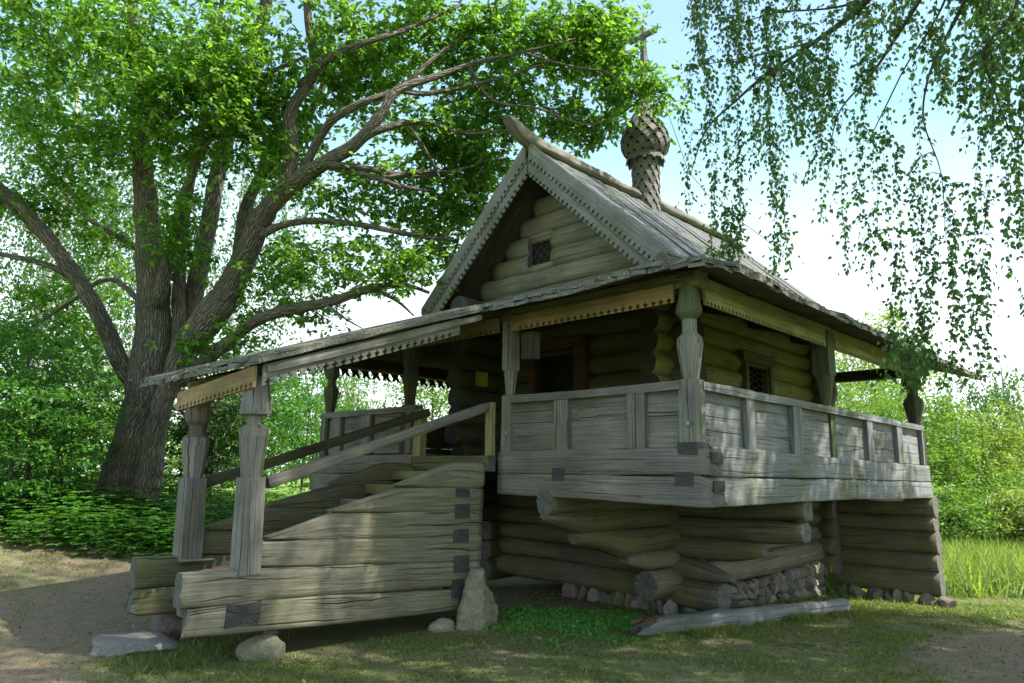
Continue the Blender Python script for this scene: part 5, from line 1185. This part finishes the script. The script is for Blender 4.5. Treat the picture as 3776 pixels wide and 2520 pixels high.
def grow(nodes, targets, trunk_bias=None, rad_tip=.006, rad_max=.035):
    """connect each target to the nearest node with a crooked twig; returns list of paths and extended node array"""
    nodes = np.array(nodes, float)   # x,y,z,r
    buf = np.zeros((len(nodes) + len(targets) * 4, 4)); buf[:len(nodes)] = nodes; n = len(nodes); paths = []
    d0 = np.array([np.min(np.sum((nodes[:, :3] - t) ** 2, axis=1)) for t in targets]); order = np.argsort(d0)
    for i in order:
        t = targets[i]; dd = np.sum((buf[:n, :3] - t) ** 2, axis=1); j = int(np.argmin(dd)); a = buf[j]; L = math.sqrt(dd[j])
        if L < .05: continue
        m = 4; p = []; off = rng.normal(0, .09 * L, 3); r0 = min(a[3] * .7, rad_tip + rad_max * min(1, L / 2.0), .04)
        for k in range(m + 1):
            f = k / m; q = a[:3] * (1 - f) + t * f + off * math.sin(math.pi * f) + np.array([0, 0, .06 * L * math.sin(math.pi * f)]) + (rng.normal(0, .02 * L, 3) if 0 < k < m else 0)
            p.append(np.append(q, r0 * (1 - f) + rad_tip * .5 * f))
        paths.append(np.array(p))
        for q in p[1:]: buf[n] = q; n += 1
    return paths, buf[:n]

def rosettes(tips, dirs, per, spread, size, up=.55, jitter=.3):
    """leaves radiating from twig tips"""
    N = len(tips); pos = np.repeat(tips, per, axis=0); dr = np.repeat(dirs, per, axis=0)
    rnd = unit(rng.normal(size=(N * per, 3)) * np.array([1, 1, .55])); d = unit(rnd + .5 * dr); pos = pos + rng.normal(0, spread, (N * per, 3)) - dr * rng.random((N * per, 1)) * spread * 1.5
    nrm = unit(np.array([0, 0, 1.0]) * up + rng.normal(0, jitter, (N * per, 3))); sz = size * rng.uniform(.6, 1.15, N * per); return pos, d, nrm, sz

def clump_targets(blobs_):
    T_ = []; W = []
    for x, y, z, rh, rv, rd, n in blobs_:
        q = rng.normal(size=(n, 3)); q = unit(q) * (rng.random((n, 1)) ** .45)
        R_ = np.array([_r.x, _r.y, _r.z]); F_ = unit(np.array([_f.x, _f.y, 0]))
        T_.append(np.array([x, y, z]) + q[:, :1] * rh * R_ + q[:, 1:2] * rv * np.array([0, 0, 1]) + q[:, 2:3] * rd * F_)
    return np.concatenate(T_)

# --- the big oak
oak = empty('oak_tree', (-1.4, 10.9, gz(-1.4, 10.9)), 'huge old oak with forking furrowed trunks and limbs reaching over the chapel roof', 'tree')
OL = Vector(oak.location)
def tpart(mb, name, mats, root, label=None):
    o = mb.build(name, mats, root, loc=tuple(root.location)); o.location = (0, 0, 0)
    if label: o['label'] = label
    return o
nodes = []; mbT = MB(); mbL = MB()
for i, L_ in enumerate(OAK_LIMBS):
    p = smooth_path(L_, 4); big = max(q[3] for q in L_) > .25
    limb_mesh(mbT if i in (0, 1, 3) else mbL, p, K=20 if big else 10, rough=.16 if big else .10, seed=i * 3.3); nodes.extend([tuple(q) for q in p if q[2] > 2.2])
# root flare
for k in range(7):
    a = k / 7 * 6.28 + .3; c = Vector((-1.42, 10.78, .9)); r = .55; mbt = [(c.x + math.cos(a) * .15, c.y + math.sin(a) * .15, 1.9, .14), (c.x + math.cos(a) * .34, c.y + math.sin(a) * .34, 1.15, .14), (c.x + math.cos(a) * .6, c.y + math.sin(a) * .6, .8, .08)]
    limb_mesh(mbT, smooth_path(mbt, 3), K=10, rough=.2, seed=k)
tpart(mbT, 'trunk', [BARK_OAK], oak, 'thick furrowed forked trunk')
tg = clump_targets(OAK_BLOBS); paths, allnodes = grow(nodes, tg)
for i, p in enumerate(paths): tube(mbL, [tuple(q[:3]) for q in p], [max(.003, q[3]) for q in p], K=5)
tpart(mbL, 'limbs', [BARK_OAK], oak)
# leaf rosettes: at targets and along twigs
tips = []; dirs = []
for p in paths:
    d = unit(p[-1][:3] - p[-2][:3]); c = p[-1][:3]
    m = 4
    for k in range(m):
        o_ = rng.normal(0, .25, 3) * np.array([1, 1, .6]); tips.append(c + o_); dirs.append(unit(o_ + d * .1 + 1e-4))
    for k in (3, 2): tips.append(p[k][:3] + rng.normal(0, .07, 3)); dirs.append(unit(rng.normal(size=3)))
tips = np.array(tips); dirs = np.array(dirs); pos, dd, nn, sz = rosettes(tips, dirs, 6, .03, .12, up=.6, jitter=.35)
leaves('crown', pos - np.array(OL), dd, nn, sz, OAK_L, L_OAK, oak, droop=.25)
print('oak leaves', len(pos))

# --- generic tree
def tree(name, x, y, h, crown, nclump, leafn, lsize, outline, lmat, bmat, trunk_r, label, cat='tree', group=None, spread=.32, pend=False, lean=(0, 0), stems=1, flat=.7, crown_z=None, clump_seed=None):
    """crown = list of ellipsoids (dx,dy,z,rx,rz,weight)"""
    z0 = gz(x, y); root = empty(name, (x, y, z0), label, cat, group); mb_ = MB(); nd = []
    for s in range(stems):
        ox, oy = (rng.normal(0, .12), rng.normal(0, .12)) if stems > 1 else (0, 0); tx, ty = x + lean[0] + (rng.normal(0, .14 * h) if stems > 1 else 0), y + lean[1] + (rng.normal(0, .14 * h) if stems > 1 else 0); tp = []
        for k in range(7):
            f = k / 6; tp.append((x + ox + (tx - x) * f ** 1.4 + .012 * h * nz3(k * .7, x, s), y + oy + (ty - y) * f ** 1.4 + .012 * h * nz3(k * .7, y, s + 9), z0 - .1 + h * .93 * f, trunk_r * (1 - .88 * f)))
        p = smooth_path(tp, 3); limb_mesh(mb_, p, K=8, rough=.08, seed=x); nd.extend([tuple(q) for q in p if q[2] > z0 + .15 * h])
    T_ = []; tw = sum(c[5] for c in crown)
    for dx, dy, zc_, rx, rz, w in crown:
        n = max(2, int(nclump * w / tw)); q = unit(rng.normal(size=(n, 3))) * (rng.random((n, 1)) ** .4); T_.append(np.array([x + dx, y + dy, z0 + zc_]) + q * np.array([rx, rx, rz]))
    T_ = np.concatenate(T_); paths, _ = grow(nd, T_, rad_tip=.005 + .0004 * h, rad_max=.02 + .003 * h)
    for p in paths: tube(mb_, [tuple(q[:3]) for q in p], [max(.003, q[3]) for q in p], K=4)
    tpart(mb_, 'trunk', [bmat], root)
    N = len(paths); tipsA = np.array([p[-1][:3] for p in paths]); per = max(1, leafn // N); pos = np.repeat(tipsA, per, axis=0); M = len(pos)
    if pend:
        ln = rng.random(M); off = rng.normal(0, spread * .35, (N, 3))[np.repeat(np.arange(N), per)]
        st_ = rng.integers(0, 4, M); offs = rng.normal(0, spread * .6, (N, 4, 3)) ; off = offs[np.repeat(np.arange(N), per), st_]; off[:, 2] *= .5
        lens = (rng.random((N, 4)) * 1.6 + .7)[np.repeat(np.arange(N), per), st_]; pos = pos + off + np.stack([rng.normal(0, .05, M), rng.normal(0, .05, M), -ln * lens * spread * 2.2], axis=1)
        d = unit(rng.normal(0, .5, (M, 3)) + np.array([0, 0, -1.0])); nr = unit(rng.normal(size=(M, 3)))
    else:
        cl = rng.integers(0, 6, M); co = rng.normal(0, spread * .75, (N, 6, 3)) * np.array([1, 1, flat]); pos = pos + co[np.repeat(np.arange(N), per), cl] + rng.normal(0, spread * .33, (M, 3)) * np.array([1, 1, flat])
        d = unit(rng.normal(size=(M, 3)) * np.array([1, 1, .5]) + np.array([0, 0, -.15])); nr = unit(np.array([0, 0, .8]) + rng.normal(0, .42, (M, 3)))
    tv = np.repeat(rng.random(N), per) * .55 + rng.random(M) * .45
    leaves('crown', pos - np.array((x, y, z0)), d, nr, lsize * rng.uniform(.65, 1.2, M), outline, lmat, root, var=tv)
    return root

GB = 'trees and bushes of the background'
# left background
tree('birch_tree', -.7, 21.5, 17, [(0, 0, 11, 3.6, 5, 3), (1.5, 0, 7.5, 3, 2.5, 1)], 240, 15000, .13, DIAM_L, L_BIRCH, BARK_BIRCH, .26, 'tall birch with a white trunk at the far left behind the oak', group=GB, pend=True, spread=.5)
tree('birch_tree', 2.2, 26.5, 15, [(0, 0, 9, 3.8, 4.6, 1)], 200, 13000, .14, DIAM_L, L_BIRCH, BARK_BIRCH, .2, 'bluish-green drooping birch seen between the left oak limb and the oak trunk', group=GB, pend=True, spread=.55)
tree('birch_tree', 6.6, 25.0, 17, [(0, 0, 10.5, 3.8, 5, 1)], 170, 10000, .15, DIAM_L, L_BIRCH, BARK_BIRCH, .2, 'drooping birch seen through the forks of the oak trunk', group=GB, pend=True, spread=.6)
tree('bright_tree', 4.0, 33.0, 8.5, [(0, 0, 5, 3.2, 3.2, 1)], 110, 8000, .17, OVAL_L, L_SUNY, BARK_OLD, .15, 'sunlit yellow-green tree far behind the left oak limb', group=GB, spread=.55)
tree('birch_tree', 15.6, 29.5, 8.0, [(0, 0, 5, 2.8, 2.6, 1)], 130, 9000, .15, DIAM_L, L_BIRCHBG, BARK_BIRCH, .14, 'pale drooping birch seen under the stair roof above the left railing', group=GB, pend=True, spread=.5)
tree('leafy_tree', 9.6, 15.6, 5.6, [(0, 0, 3.6, 1.9, 1.8, 1)], 90, 7000, .13, OVAL_L, L_SUN, BARK_OLD, .1, 'bright leafy tree seen between the stair post and the porch wall', group=GB, spread=.42)
tree('leafy_tree', 5.5, 19.5, 5.2, [(0, 0, 3.0, 2.2, 2.2, 1)], 110, 8000, .13, OVAL_L, L_BUSH, BARK_OLD, .1, 'green tree seen between the near stair foot post and the far railing', group=GB, spread=.42)
tree('leafy_tree', -5.5, 22, 9, [(0, 0, 5, 3.4, 4, 1)], 130, 9000, .16, OVAL_L, L_BUSH, BARK_OLD, .16, 'dark leafy tree at the left edge behind the bushes', group=GB, spread=.55)
# bushes by the oak
def bush(x, y, h, r, label, n=9000, nc=110, mat=L_BUSH, size=.085, outl=OVAL_L, zc=None, flat=.35, stems=5): return tree('bush', x, y, h, [(0, 0, zc or h * .52, r, h * .48, 1)], nc, n, size, outl, mat, BARK_OLD, .035, label, cat='bush', group='bushes round the oak', spread=.30, stems=stems, flat=flat)
bush(-3.1, 10.2, 3.3, 1.2, 'layered green bush left of the oak, nearest the left edge', n=12000, nc=130)
bush(-1.9, 12.9, 3.4, 1.4, 'tall green bush directly left of the oak trunk', n=10000)
bush(-4.3, 11.8, 3.8, 1.5, 'dense bush behind the nearest one at the left edge', n=9000)
bush(.35, 11.6, 3.4, 1.0, 'dark green bush directly right of the oak trunk', n=10000, mat=L_DARKG)
bush(1.6, 12.2, 3.2, 1.3, 'bush between the two stair foot posts', n=12000)
bush(3.9, 13.4, 4.4, 1.5, 'tall loose bush right of the near stair foot post', n=11000)
bush(.2, 16.5, 2.6, 2.6, 'broad low bush far behind the oak trunk', n=11000, mat=L_SUN, size=.11)
# right background
tree('leafy_tree', 24.5, 6.6, 6.0, [(0, 0, 3.6, 2.9, 2.6, 1)], 150, 12000, .16, OVAL_L, L_SUN, BARK_OLD, .12, 'sunlit green tree seen over the side railing right of the middle post', group=GB, spread=.5)
tree('birch_tree', 27.5, 9.2, 8.4, [(0, 0, 5.2, 2.4, 3.0, 1)], 130, 9000, .14, DIAM_L, L_BIRCHBG, BARK_BIRCH, .12, 'pale birch over the side railing just right of the middle post', group=GB, pend=True, spread=.45)
tree('leafy_tree', 20.8, 3.9, 4.9, [(0, 0, 2.9, 1.9, 2.1, 1)], 150, 13000, .13, OVAL_L, L_SUN, BARK_OLD, .1, 'bright green tree beside the far end of the gallery', group=GB, spread=.42)
tree('leafy_tree', 24.0, 2.6, 4.6, [(0, 0, 2.7, 2.3, 1.9, 1)], 150, 12000, .14, OVAL_L, L_SUNY, BARK_OLD, .1, 'yellow-green tree to the right of the gallery end, middle one of three', group=GB, spread=.45)
tree('birch_tree', 33.0, 3.4, 8.2, [(0, 0, 4.9, 3.0, 3.0, 1)], 150, 11000, .17, DIAM_L, L_BIRCH, BARK_BIRCH, .14, 'darker blue-green birch at the right edge above the bushes', group=GB, pend=True, spread=.5)
tree('leafy_tree', 38, 10, 11.5, [(0, 0, 7, 3.4, 4, 1)], 120, 8000, .22, OVAL_L, L_SUNY, BARK_OLD, .16, 'pale distant tree whose top shows above the low roof at the right', group=GB, spread=.6)
tree('leafy_tree', 36, 17, 7.0, [(0, 0, 4, 3.8, 3, 1)], 100, 7000, .22, OVAL_L, L_SUN, BARK_OLD, .16, 'distant green tree low behind the side railing, left of the pale birch', group=GB, spread=.6)
for x, y, h, r, m, lb in ((17.2, 2.4, 2.0, 1.25, L_SUN, 'low bush beside the log end wall at the right'), (18.5, .8, 1.9, 1.5, L_SUNY, 'yellow-green low bush behind the tall grass, centre of the right strip'), (18.0, -1.2, 2.0, 1.5, L_DARKG, 'dark green low bush at the right edge behind the tall grass'), (22, -2.5, 3.2, 2.0, L_SUN, 'green bush cut by the right edge of the view'), (21.5, 1.0, 2.6, 1.8, L_SUN, 'green bush under the yellow-green tree at the right')):
    tree('bush', x, y, h, [(0, 0, h * .5, r, h * .5, 1)], 90, 8000, .12, OVAL_L, m, BARK_OLD, .04, lb, cat='bush', group='bushes behind the tall grass', spread=.32, stems=4)
# far wood line closing the view
def far_wood(name, pts, label, mat, hmin, hmax, n):
    P = [np.array(p, float) for p in pts]; seg = rng.integers(0, len(P) - 1, n); f = rng.random(n)[:, None]; base = np.array([P[s] for s in seg]) * (1 - f) + np.array([P[s + 1] for s in seg]) * f
    hh = hmin + (hmax - hmin) * (.5 + .5 * np.sin(base[:, 0] * .31 + 1) * np.cos(base[:, 1] * .23)); z = hh * rng.random(n) ** .8; pos = np.concatenate([base + rng.normal(0, 1.2, (n, 2)), z[:, None]], axis=1)
    o = leaves(name, pos, unit(rng.normal(size=(n, 3))), unit(rng.normal(size=(n, 3)) + np.array([0, 0, .6])), rng.uniform(.5, 1.0, n) * .75, OVAL_L, mat); tag(o, label, 'woods', kind='stuff')
far_wood('far_wood', [(-30, 45), (0, 62), (30, 62), (55, 40), (70, 10), (60, -15)], 'soft far edge of the wood closing the meadow all round', L_SUN, 3.5, 7.5, 26000)
far_wood('left_wood', [(-22, 24), (-10, 34), (4, 42)], 'dim wood far behind the oak at the left', L_DARKG, 4, 7, 9000)

# --- near birch whose weeping twigs hang into the view from the upper right
def birch_near():
    bx, by = 1.6, -6.6; z0 = gz(bx, by); root = empty('weeping_birch', (bx, by, z0), 'birch standing off to the right whose weeping leafy twigs hang across the sky', 'tree')
    mb_ = MB(); tp = smooth_path([(bx, by, z0 - .1, .27), (bx + .05, by, 3, .22), (bx - .1, by + .1, 6, .18), (bx + .1, by - .1, 11, .14), (bx, by, 17.5, .05)], 4); limb_mesh(mb_, tp, K=14, rough=.05, seed=2)
    tpart(mb_, 'trunk', [BARK_BIRCH], root); mb_ = MB(); nd = []
    tn = [q for q in tp]
    for L_ in BIRCH_BRANCHES:
        p = [tuple(q) for q in L_]
        e = np.array(p[0][:3])
        if p[0][3] > .034:   # root the big branches in the trunk
            j = min(tn, key=lambda q: abs(q[2] - (e[2] + .2)) + .0); mid = (np.array(j[:3]) + e) / 2 + np.array([0, 0, .45]); p = [(j[0], j[1], j[2], .07), (mid[0], mid[1], mid[2], .06)] + p
        sp = smooth_path(p, 5); limb_mesh(mb_, sp, K=7, rough=.06, seed=1); nd.extend([tuple(q) for q in sp if q[3] < .05])
    pos = []; dr = []; nr = []; sz = []
    nodes_ = np.array(nd)
    for s in BIRCH_STRANDS:
        a = np.array(s[:3]); b = np.array(s[3:]); L = a[2] - b[2]; dd_ = np.sum((nodes_[:, :3] - a) ** 2, axis=1) + .08 * (nodes_[:, 3] < .0031) + 4 * np.maximum(0, a[2] - nodes_[:, 2]) ** 2; j = nodes_[int(np.argmin(dd_))]; n = max(6, int(L / .07)); pth = []
        k0 = np.linalg.norm(j[:3] - a); hx, hy = rng.normal(0, .05, 2)
        for k in range(4): f = k / 4; pth.append((*(j[:3] * (1 - f) + a * f + np.array([0, 0, .12 * k0 * math.sin(math.pi * f)])), .003 * (1 - f) + .002))
        for k in range(n + 1):
            f = k / n; w = .03 + .05 * f; pth.append((a[0] + (b[0] - a[0]) * f + w * nz3(f * L * 1.3, a[0] * 9, 0) + hx * f, a[1] + (b[1] - a[1]) * f + w * nz3(f * L * 1.3, a[1] * 9, 4) + hy * f, a[2] + (b[2] - a[2]) * f, .0020 - .0012 * f))
        tube(mb_, [q[:3] for q in pth], [q[3] for q in pth], K=4)
        nodes_ = np.concatenate([nodes_, np.array([(q[0], q[1], q[2], .003) for q in pth[4:]])])
        # side twigs and leaves
        P = np.array(pth)[:, :3]; cum = np.concatenate([[0], np.cumsum(np.linalg.norm(np.diff(P, axis=0), axis=1))]); tot = cum[-1]; m = int(tot / .0075); t = np.sort(rng.random(m)) * tot
        dens = .55 + .6 * nz3(a[0] * 3, a[1] * 3, 1); keep = np.array([.5 + .9 * nz3(q * 2.2, a[0] * 5, 7) + dens > rng.random() * 1.15 for q in t]); t = t[keep]
        c = np.stack([np.interp(t, cum, P[:, i]) for i in range(3)], axis=1); mm = len(c); ang = rng.random(mm) * 6.28; side = np.stack([np.cos(ang), np.sin(ang), rng.normal(-.35, .3, mm)], axis=1)
        reach = rng.random(mm) ** 1.5 * (.04 + .10 * (rng.random(mm) < .5)); pos.append(c + side * reach[:, None]); dr.append(unit(side * .6 + np.array([0, 0, -.8]) + rng.normal(0, .25, (mm, 3)))); nr.append(unit(rng.normal(size=(mm, 3)))); sz.append(rng.uniform(.032, .058, mm))
    # dense leafy top and the rest of the crown above the view
    tpart(mb_, 'branches', [BARK_OLD], root)
    pos = np.concatenate(pos); dr = np.concatenate(dr); nr = np.concatenate(nr); sz = np.concatenate(sz)
    print('birch leaves', len(pos)); leaves('hanging_leaves', pos - np.array(root.location), dr, nr, sz, BIRCH_L, L_BIRCH, root, cup=.1, droop=.1)
    # upper crown
    mb2 = MB(); q = unit(rng.normal(size=(270, 3))) * (rng.random((270, 1)) ** .4); T_ = np.array([bx + .8, by + 1.4, 12.3]) + q * np.array([5.2, 5.2, 5.4]); paths, _ = grow([tuple(q) for q in tp if q[2] > 6], T_, rad_tip=.01, rad_max=.05)
    for p in paths: tube(mb2, [tuple(q[:3]) for q in p], [max(.004, q[3]) for q in p], K=5)
    tpart(mb2, 'upper_branches', [BARK_OLD], root)
    N = len(paths); per = 190; tp_ = np.repeat(np.array([p[-1][:3] for p in paths]), per, axis=0); M = len(tp_); st_ = rng.integers(0, 5, M); offs = rng.normal(0, .45, (N, 5, 3)); off = offs[np.repeat(np.arange(N), per), st_]
    pos = tp_ + off + np.stack([rng.normal(0, .06, M), rng.normal(0, .06, M), -rng.random(M) * 1.3], axis=1); leaves('upper_leaves', pos - np.array(root.location), unit(rng.normal(0, .6, (M, 3)) + np.array([0, 0, -1.])), unit(rng.normal(size=(M, 3))), rng.uniform(.085, .135, M), DIAM_L, L_BIRCH, root)
birch_near()
# two more trees standing outside the view on the sunny side: they throw the dappled shade
tree('linden_tree', -3.2, -10.5, 13, [(0, 0, 9.2, 4.2, 3.4, 1)], 170, 32000, .15, OVAL_L, L_BUSH, BARK_OLD, .3, 'leafy linden behind the photographer outside the view', spread=.55)
tree('linden_tree', 6.2, -7.8, 13, [(0, 0, 8.8, 3.6, 3.4, 1)], 170, 30000, .15, OVAL_L, L_BUSH, BARK_OLD, .28, 'leafy linden to the right of the chapel outside the view', spread=.55)

# --- ground cover
def scatter(n, region): # region(x,y)->probability
    out = []; tries = 0
    while len(out) < n and tries < 60:
        x, y = region[0](n); pr = region[1](x, y); k = rng.random(len(x)) < pr
        out.extend(zip(x[k], y[k])); tries += 1
    return out[:n]
VN = np.vectorize(lambda x, y, s, o: nz3(x, y, o, s))
def blades(name, xy, hmin, hmax, mat, label, cat, outline=BLADE_L, width=1.0, lean=.5, droop=.35, kind='stuff', var=None):
    xy = np.array(xy); N = len(xy); z = np.array([gz(a, b) for a, b in xy]); pos = np.column_stack([xy, z - .004]); d = unit(np.column_stack([rng.normal(0, lean, N), rng.normal(0, lean, N), np.ones(N)])); nr = unit(rng.normal(size=(N, 3)) * np.array([1, 1, .1]))
    o = leaves(name, pos, d, nr, rng.uniform(hmin, hmax, N), [(a * width, b) for a, b in outline], mat, droop=droop, var=var); tag(o, label, cat, kind=kind); return o
FW = np.array([_f.x, _f.y]); RT = np.array([_r.x, _r.y]); CAM = np.array([-6.02, -3.494])
def view_pts(d0, d1, s0, s1):
    def f(n):
        d = np.sqrt(rng.uniform(d0 ** 2, d1 ** 2, n)); s = rng.uniform(s0, s1, n); p = CAM + d[:, None] * FW + (s * d)[:, None] * RT; return p[:, 0], p[:, 1]
    return f
def inside_build(x, y): return ((x > 2.5) & (x < 7.2) & (y > 1.8) & (y < 5.3)) | ((x > -3.3) & (x < 0) & (y > 2.7) & (y < 4.1))
def pathmask(x, y):
    e = lambda cx, cy, rx, ry: 1 - ((x - cx) / rx) ** 2 - ((y - cy) / ry) ** 2
    m = np.maximum.reduce([1 - (((x + 3.35) * .45 + (y - 5.4) * .89) / 2.5) ** 2 - (((x + 3.35) * .89 - (y - 5.4) * .45) / .75) ** 2, e(-4.4, 3.4, .6, 1.3), e(3.8, -1.7, 2.6, .8), e(1.2, 3.9, 1.3, 1.6)]); return m
def pg(x, y):
    n = VN(x, y, 1.1, 0) + .6 * VN(x, y, 3.7, 5); m = pathmask(x, y) + n * .9; pr = np.clip(.62 + n * 1.5, .05, 1) * np.where(m > 0.1, .07, 1); return np.where(inside_build(x, y), 0, pr * np.where(y > 5.2, .45, 1))
pts_g = scatter(90000, (view_pts(3.2, 12.5, -.85, .85), pg)); blades('short_grass', pts_g, .02, .058, L_GRASS, 'short trodden grass round the chapel', 'grass', width=1.3, lean=.8)
pts_g = scatter(16000, (view_pts(3.2, 12, -.85, .85), pg)); blades('ground_weeds', pts_g, .012, .032, L_GRASS, 'tiny leafy weeds in the trodden grass', 'weeds', outline=ROUND_L, lean=1.4, droop=.1)
pts_g = scatter(22000, (view_pts(3.2, 13, -.85, .85), lambda x, y: np.where(inside_build(x, y), 0, np.clip(.45 + .3 * (y > 5) - VN(x, y, 1.1, 0), .05, 1)))); blades('dry_grass', pts_g, .02, .055, L_DRY, 'dry mown grass scattered over the ground', 'dry grass', width=.9, lean=2.2)
pts_g = scatter(5500, (view_pts(3.2, 12.5, -.85, .85), lambda x, y: np.where(inside_build(x, y), 0, .7))); blades('leaf_litter', pts_g, .014, .05, L_LITTER, 'dead leaves and chips on the ground', 'litter', outline=OVAL_L, lean=4.0, droop=.3)
# clover patch in front of the corner
def clov(n): x = rng.normal(.8, .6, n); y = rng.normal(2.2, .6, n); return x, y
pts_g = scatter(15000, (clov, lambda x, y: np.clip(1.0 - ((x - .8) / 1.25) ** 2 - ((y - 2.15) / 1.15) ** 2 + VN(x, y, 2.4, 2) * 1.5, 0, 1) * (x < 2.35) * (y < 3.2))); blades('clover_patch', pts_g, .022, .05, L_CLOVER, 'bright green clover patch in the shade before the crib corner', 'clover', outline=ROUND_L, lean=1.2, droop=.15)
# grass tufts along the fallen beam and posts
def tufts(n): t = rng.random(n); x = .9 + 4.0 * t + rng.normal(0, .12, n); y = .88 - .42 * t + rng.normal(0, .07, n); return x, y
pts_g = scatter(4200, (tufts, lambda x, y: np.clip(.5 + VN(x, y, 2.3, 0) * 1.5, 0, 1))); blades('beam_side_grass', pts_g, .03, .11, L_GRASS, 'taller grass tufts along the fallen beam', 'grass', lean=.5)
def tuf2(n): x = rng.normal(-3.1, .35, n); y = rng.normal(3.25, .35, n); return x, y
pts_g = scatter(2200, (tuf2, lambda x, y: np.ones(len(x)) * .8)); blades('stair_foot_grass', pts_g, .03, .10, L_GRASS, 'grass tufts around the foot of the stairs', 'grass', lean=.6)
# undergrowth at the bank below the oak: leafy plants
def undergrowth():
    pos = []; d = []; nr = []; sz = []; mbs = MB(); P = []
    def reg(n): x, y = view_pts(8.6, 16, -.9, -.26)(n); return x, y
    def pr(x, y): dep = (x - CAM[0]) * FW[0] + (y - CAM[1]) * FW[1]; b = 10.2 + .5 * VN(x, y, .8, 0) - .9 * np.clip(x + 1.5, 0, 2); return np.where((dep > b) & ~inside_build(x, y) & (y > 5), .95 * np.clip(1.4 - (dep - b) / 6, .2, 1), 0)
    pts_ = scatter(3000, (reg, pr))
    for x, y in pts_:
        z = gz(x, y); h = rng.uniform(.22, .62) ; k = int(rng.integers(3, 6)); lx, ly = rng.normal(0, .08, 2)
        for j in range(k):
            f = (j + 1) / k; c = np.array([x + lx * f, y + ly * f, z + h * f]); a = rng.random() * 6.28
            m = int(rng.integers(4, 7))
            for q in range(m):
                b_ = a + (q - m / 2) * .55; s = np.array([math.cos(b_), math.sin(b_), .1]); pos.append(c + s * .02); d.append(s); nr.append(np.array([rng.normal(0, .25), rng.normal(0, .25), 1.])); sz.append(rng.uniform(.07, .14) * (1.1 - .3 * f))
    o = leaves('undergrowth', np.array(pos), np.array(d), np.array(nr), np.array(sz), OVAL_L, L_BUSH, droop=.25); tag(o, 'knee-high leafy undergrowth on the bank below the oak', 'undergrowth', kind='stuff'); print('under', len(pos))
undergrowth()
# tall grass beyond the chapel on the right and the sunny meadow seen at the back
pts_g = scatter(24000, (view_pts(13.2, 21, .28, .80), lambda x, y: np.clip(.75 + VN(x, y, .5, 0), 0.1, 1))); blades('tall_meadow_grass', pts_g, .25, .70, L_GRASSY, 'tall sunlit meadow grass beyond the chapel at the right', 'grass', width=.45, lean=.45, droop=.45)
pts_g = scatter(9000, (view_pts(11.0, 15.5, .28, .80), lambda x, y: np.ones(len(x)) * .8)); blades('mown_grass', pts_g, .05, .12, L_GRASSY, 'mown sunlit grass between the chapel and the tall meadow', 'grass', width=1.1, lean=1.0)
pts_g = scatter(9000, (view_pts(17, 34, -.45, .05), lambda x, y: np.clip(.7 + VN(x, y, .3, 0), 0.1, 1))); blades('back_meadow_grass', pts_g, .15, .4, L_GRASSY, 'sunny meadow grass seen behind the stairs', 'grass', width=1.2, lean=.4)
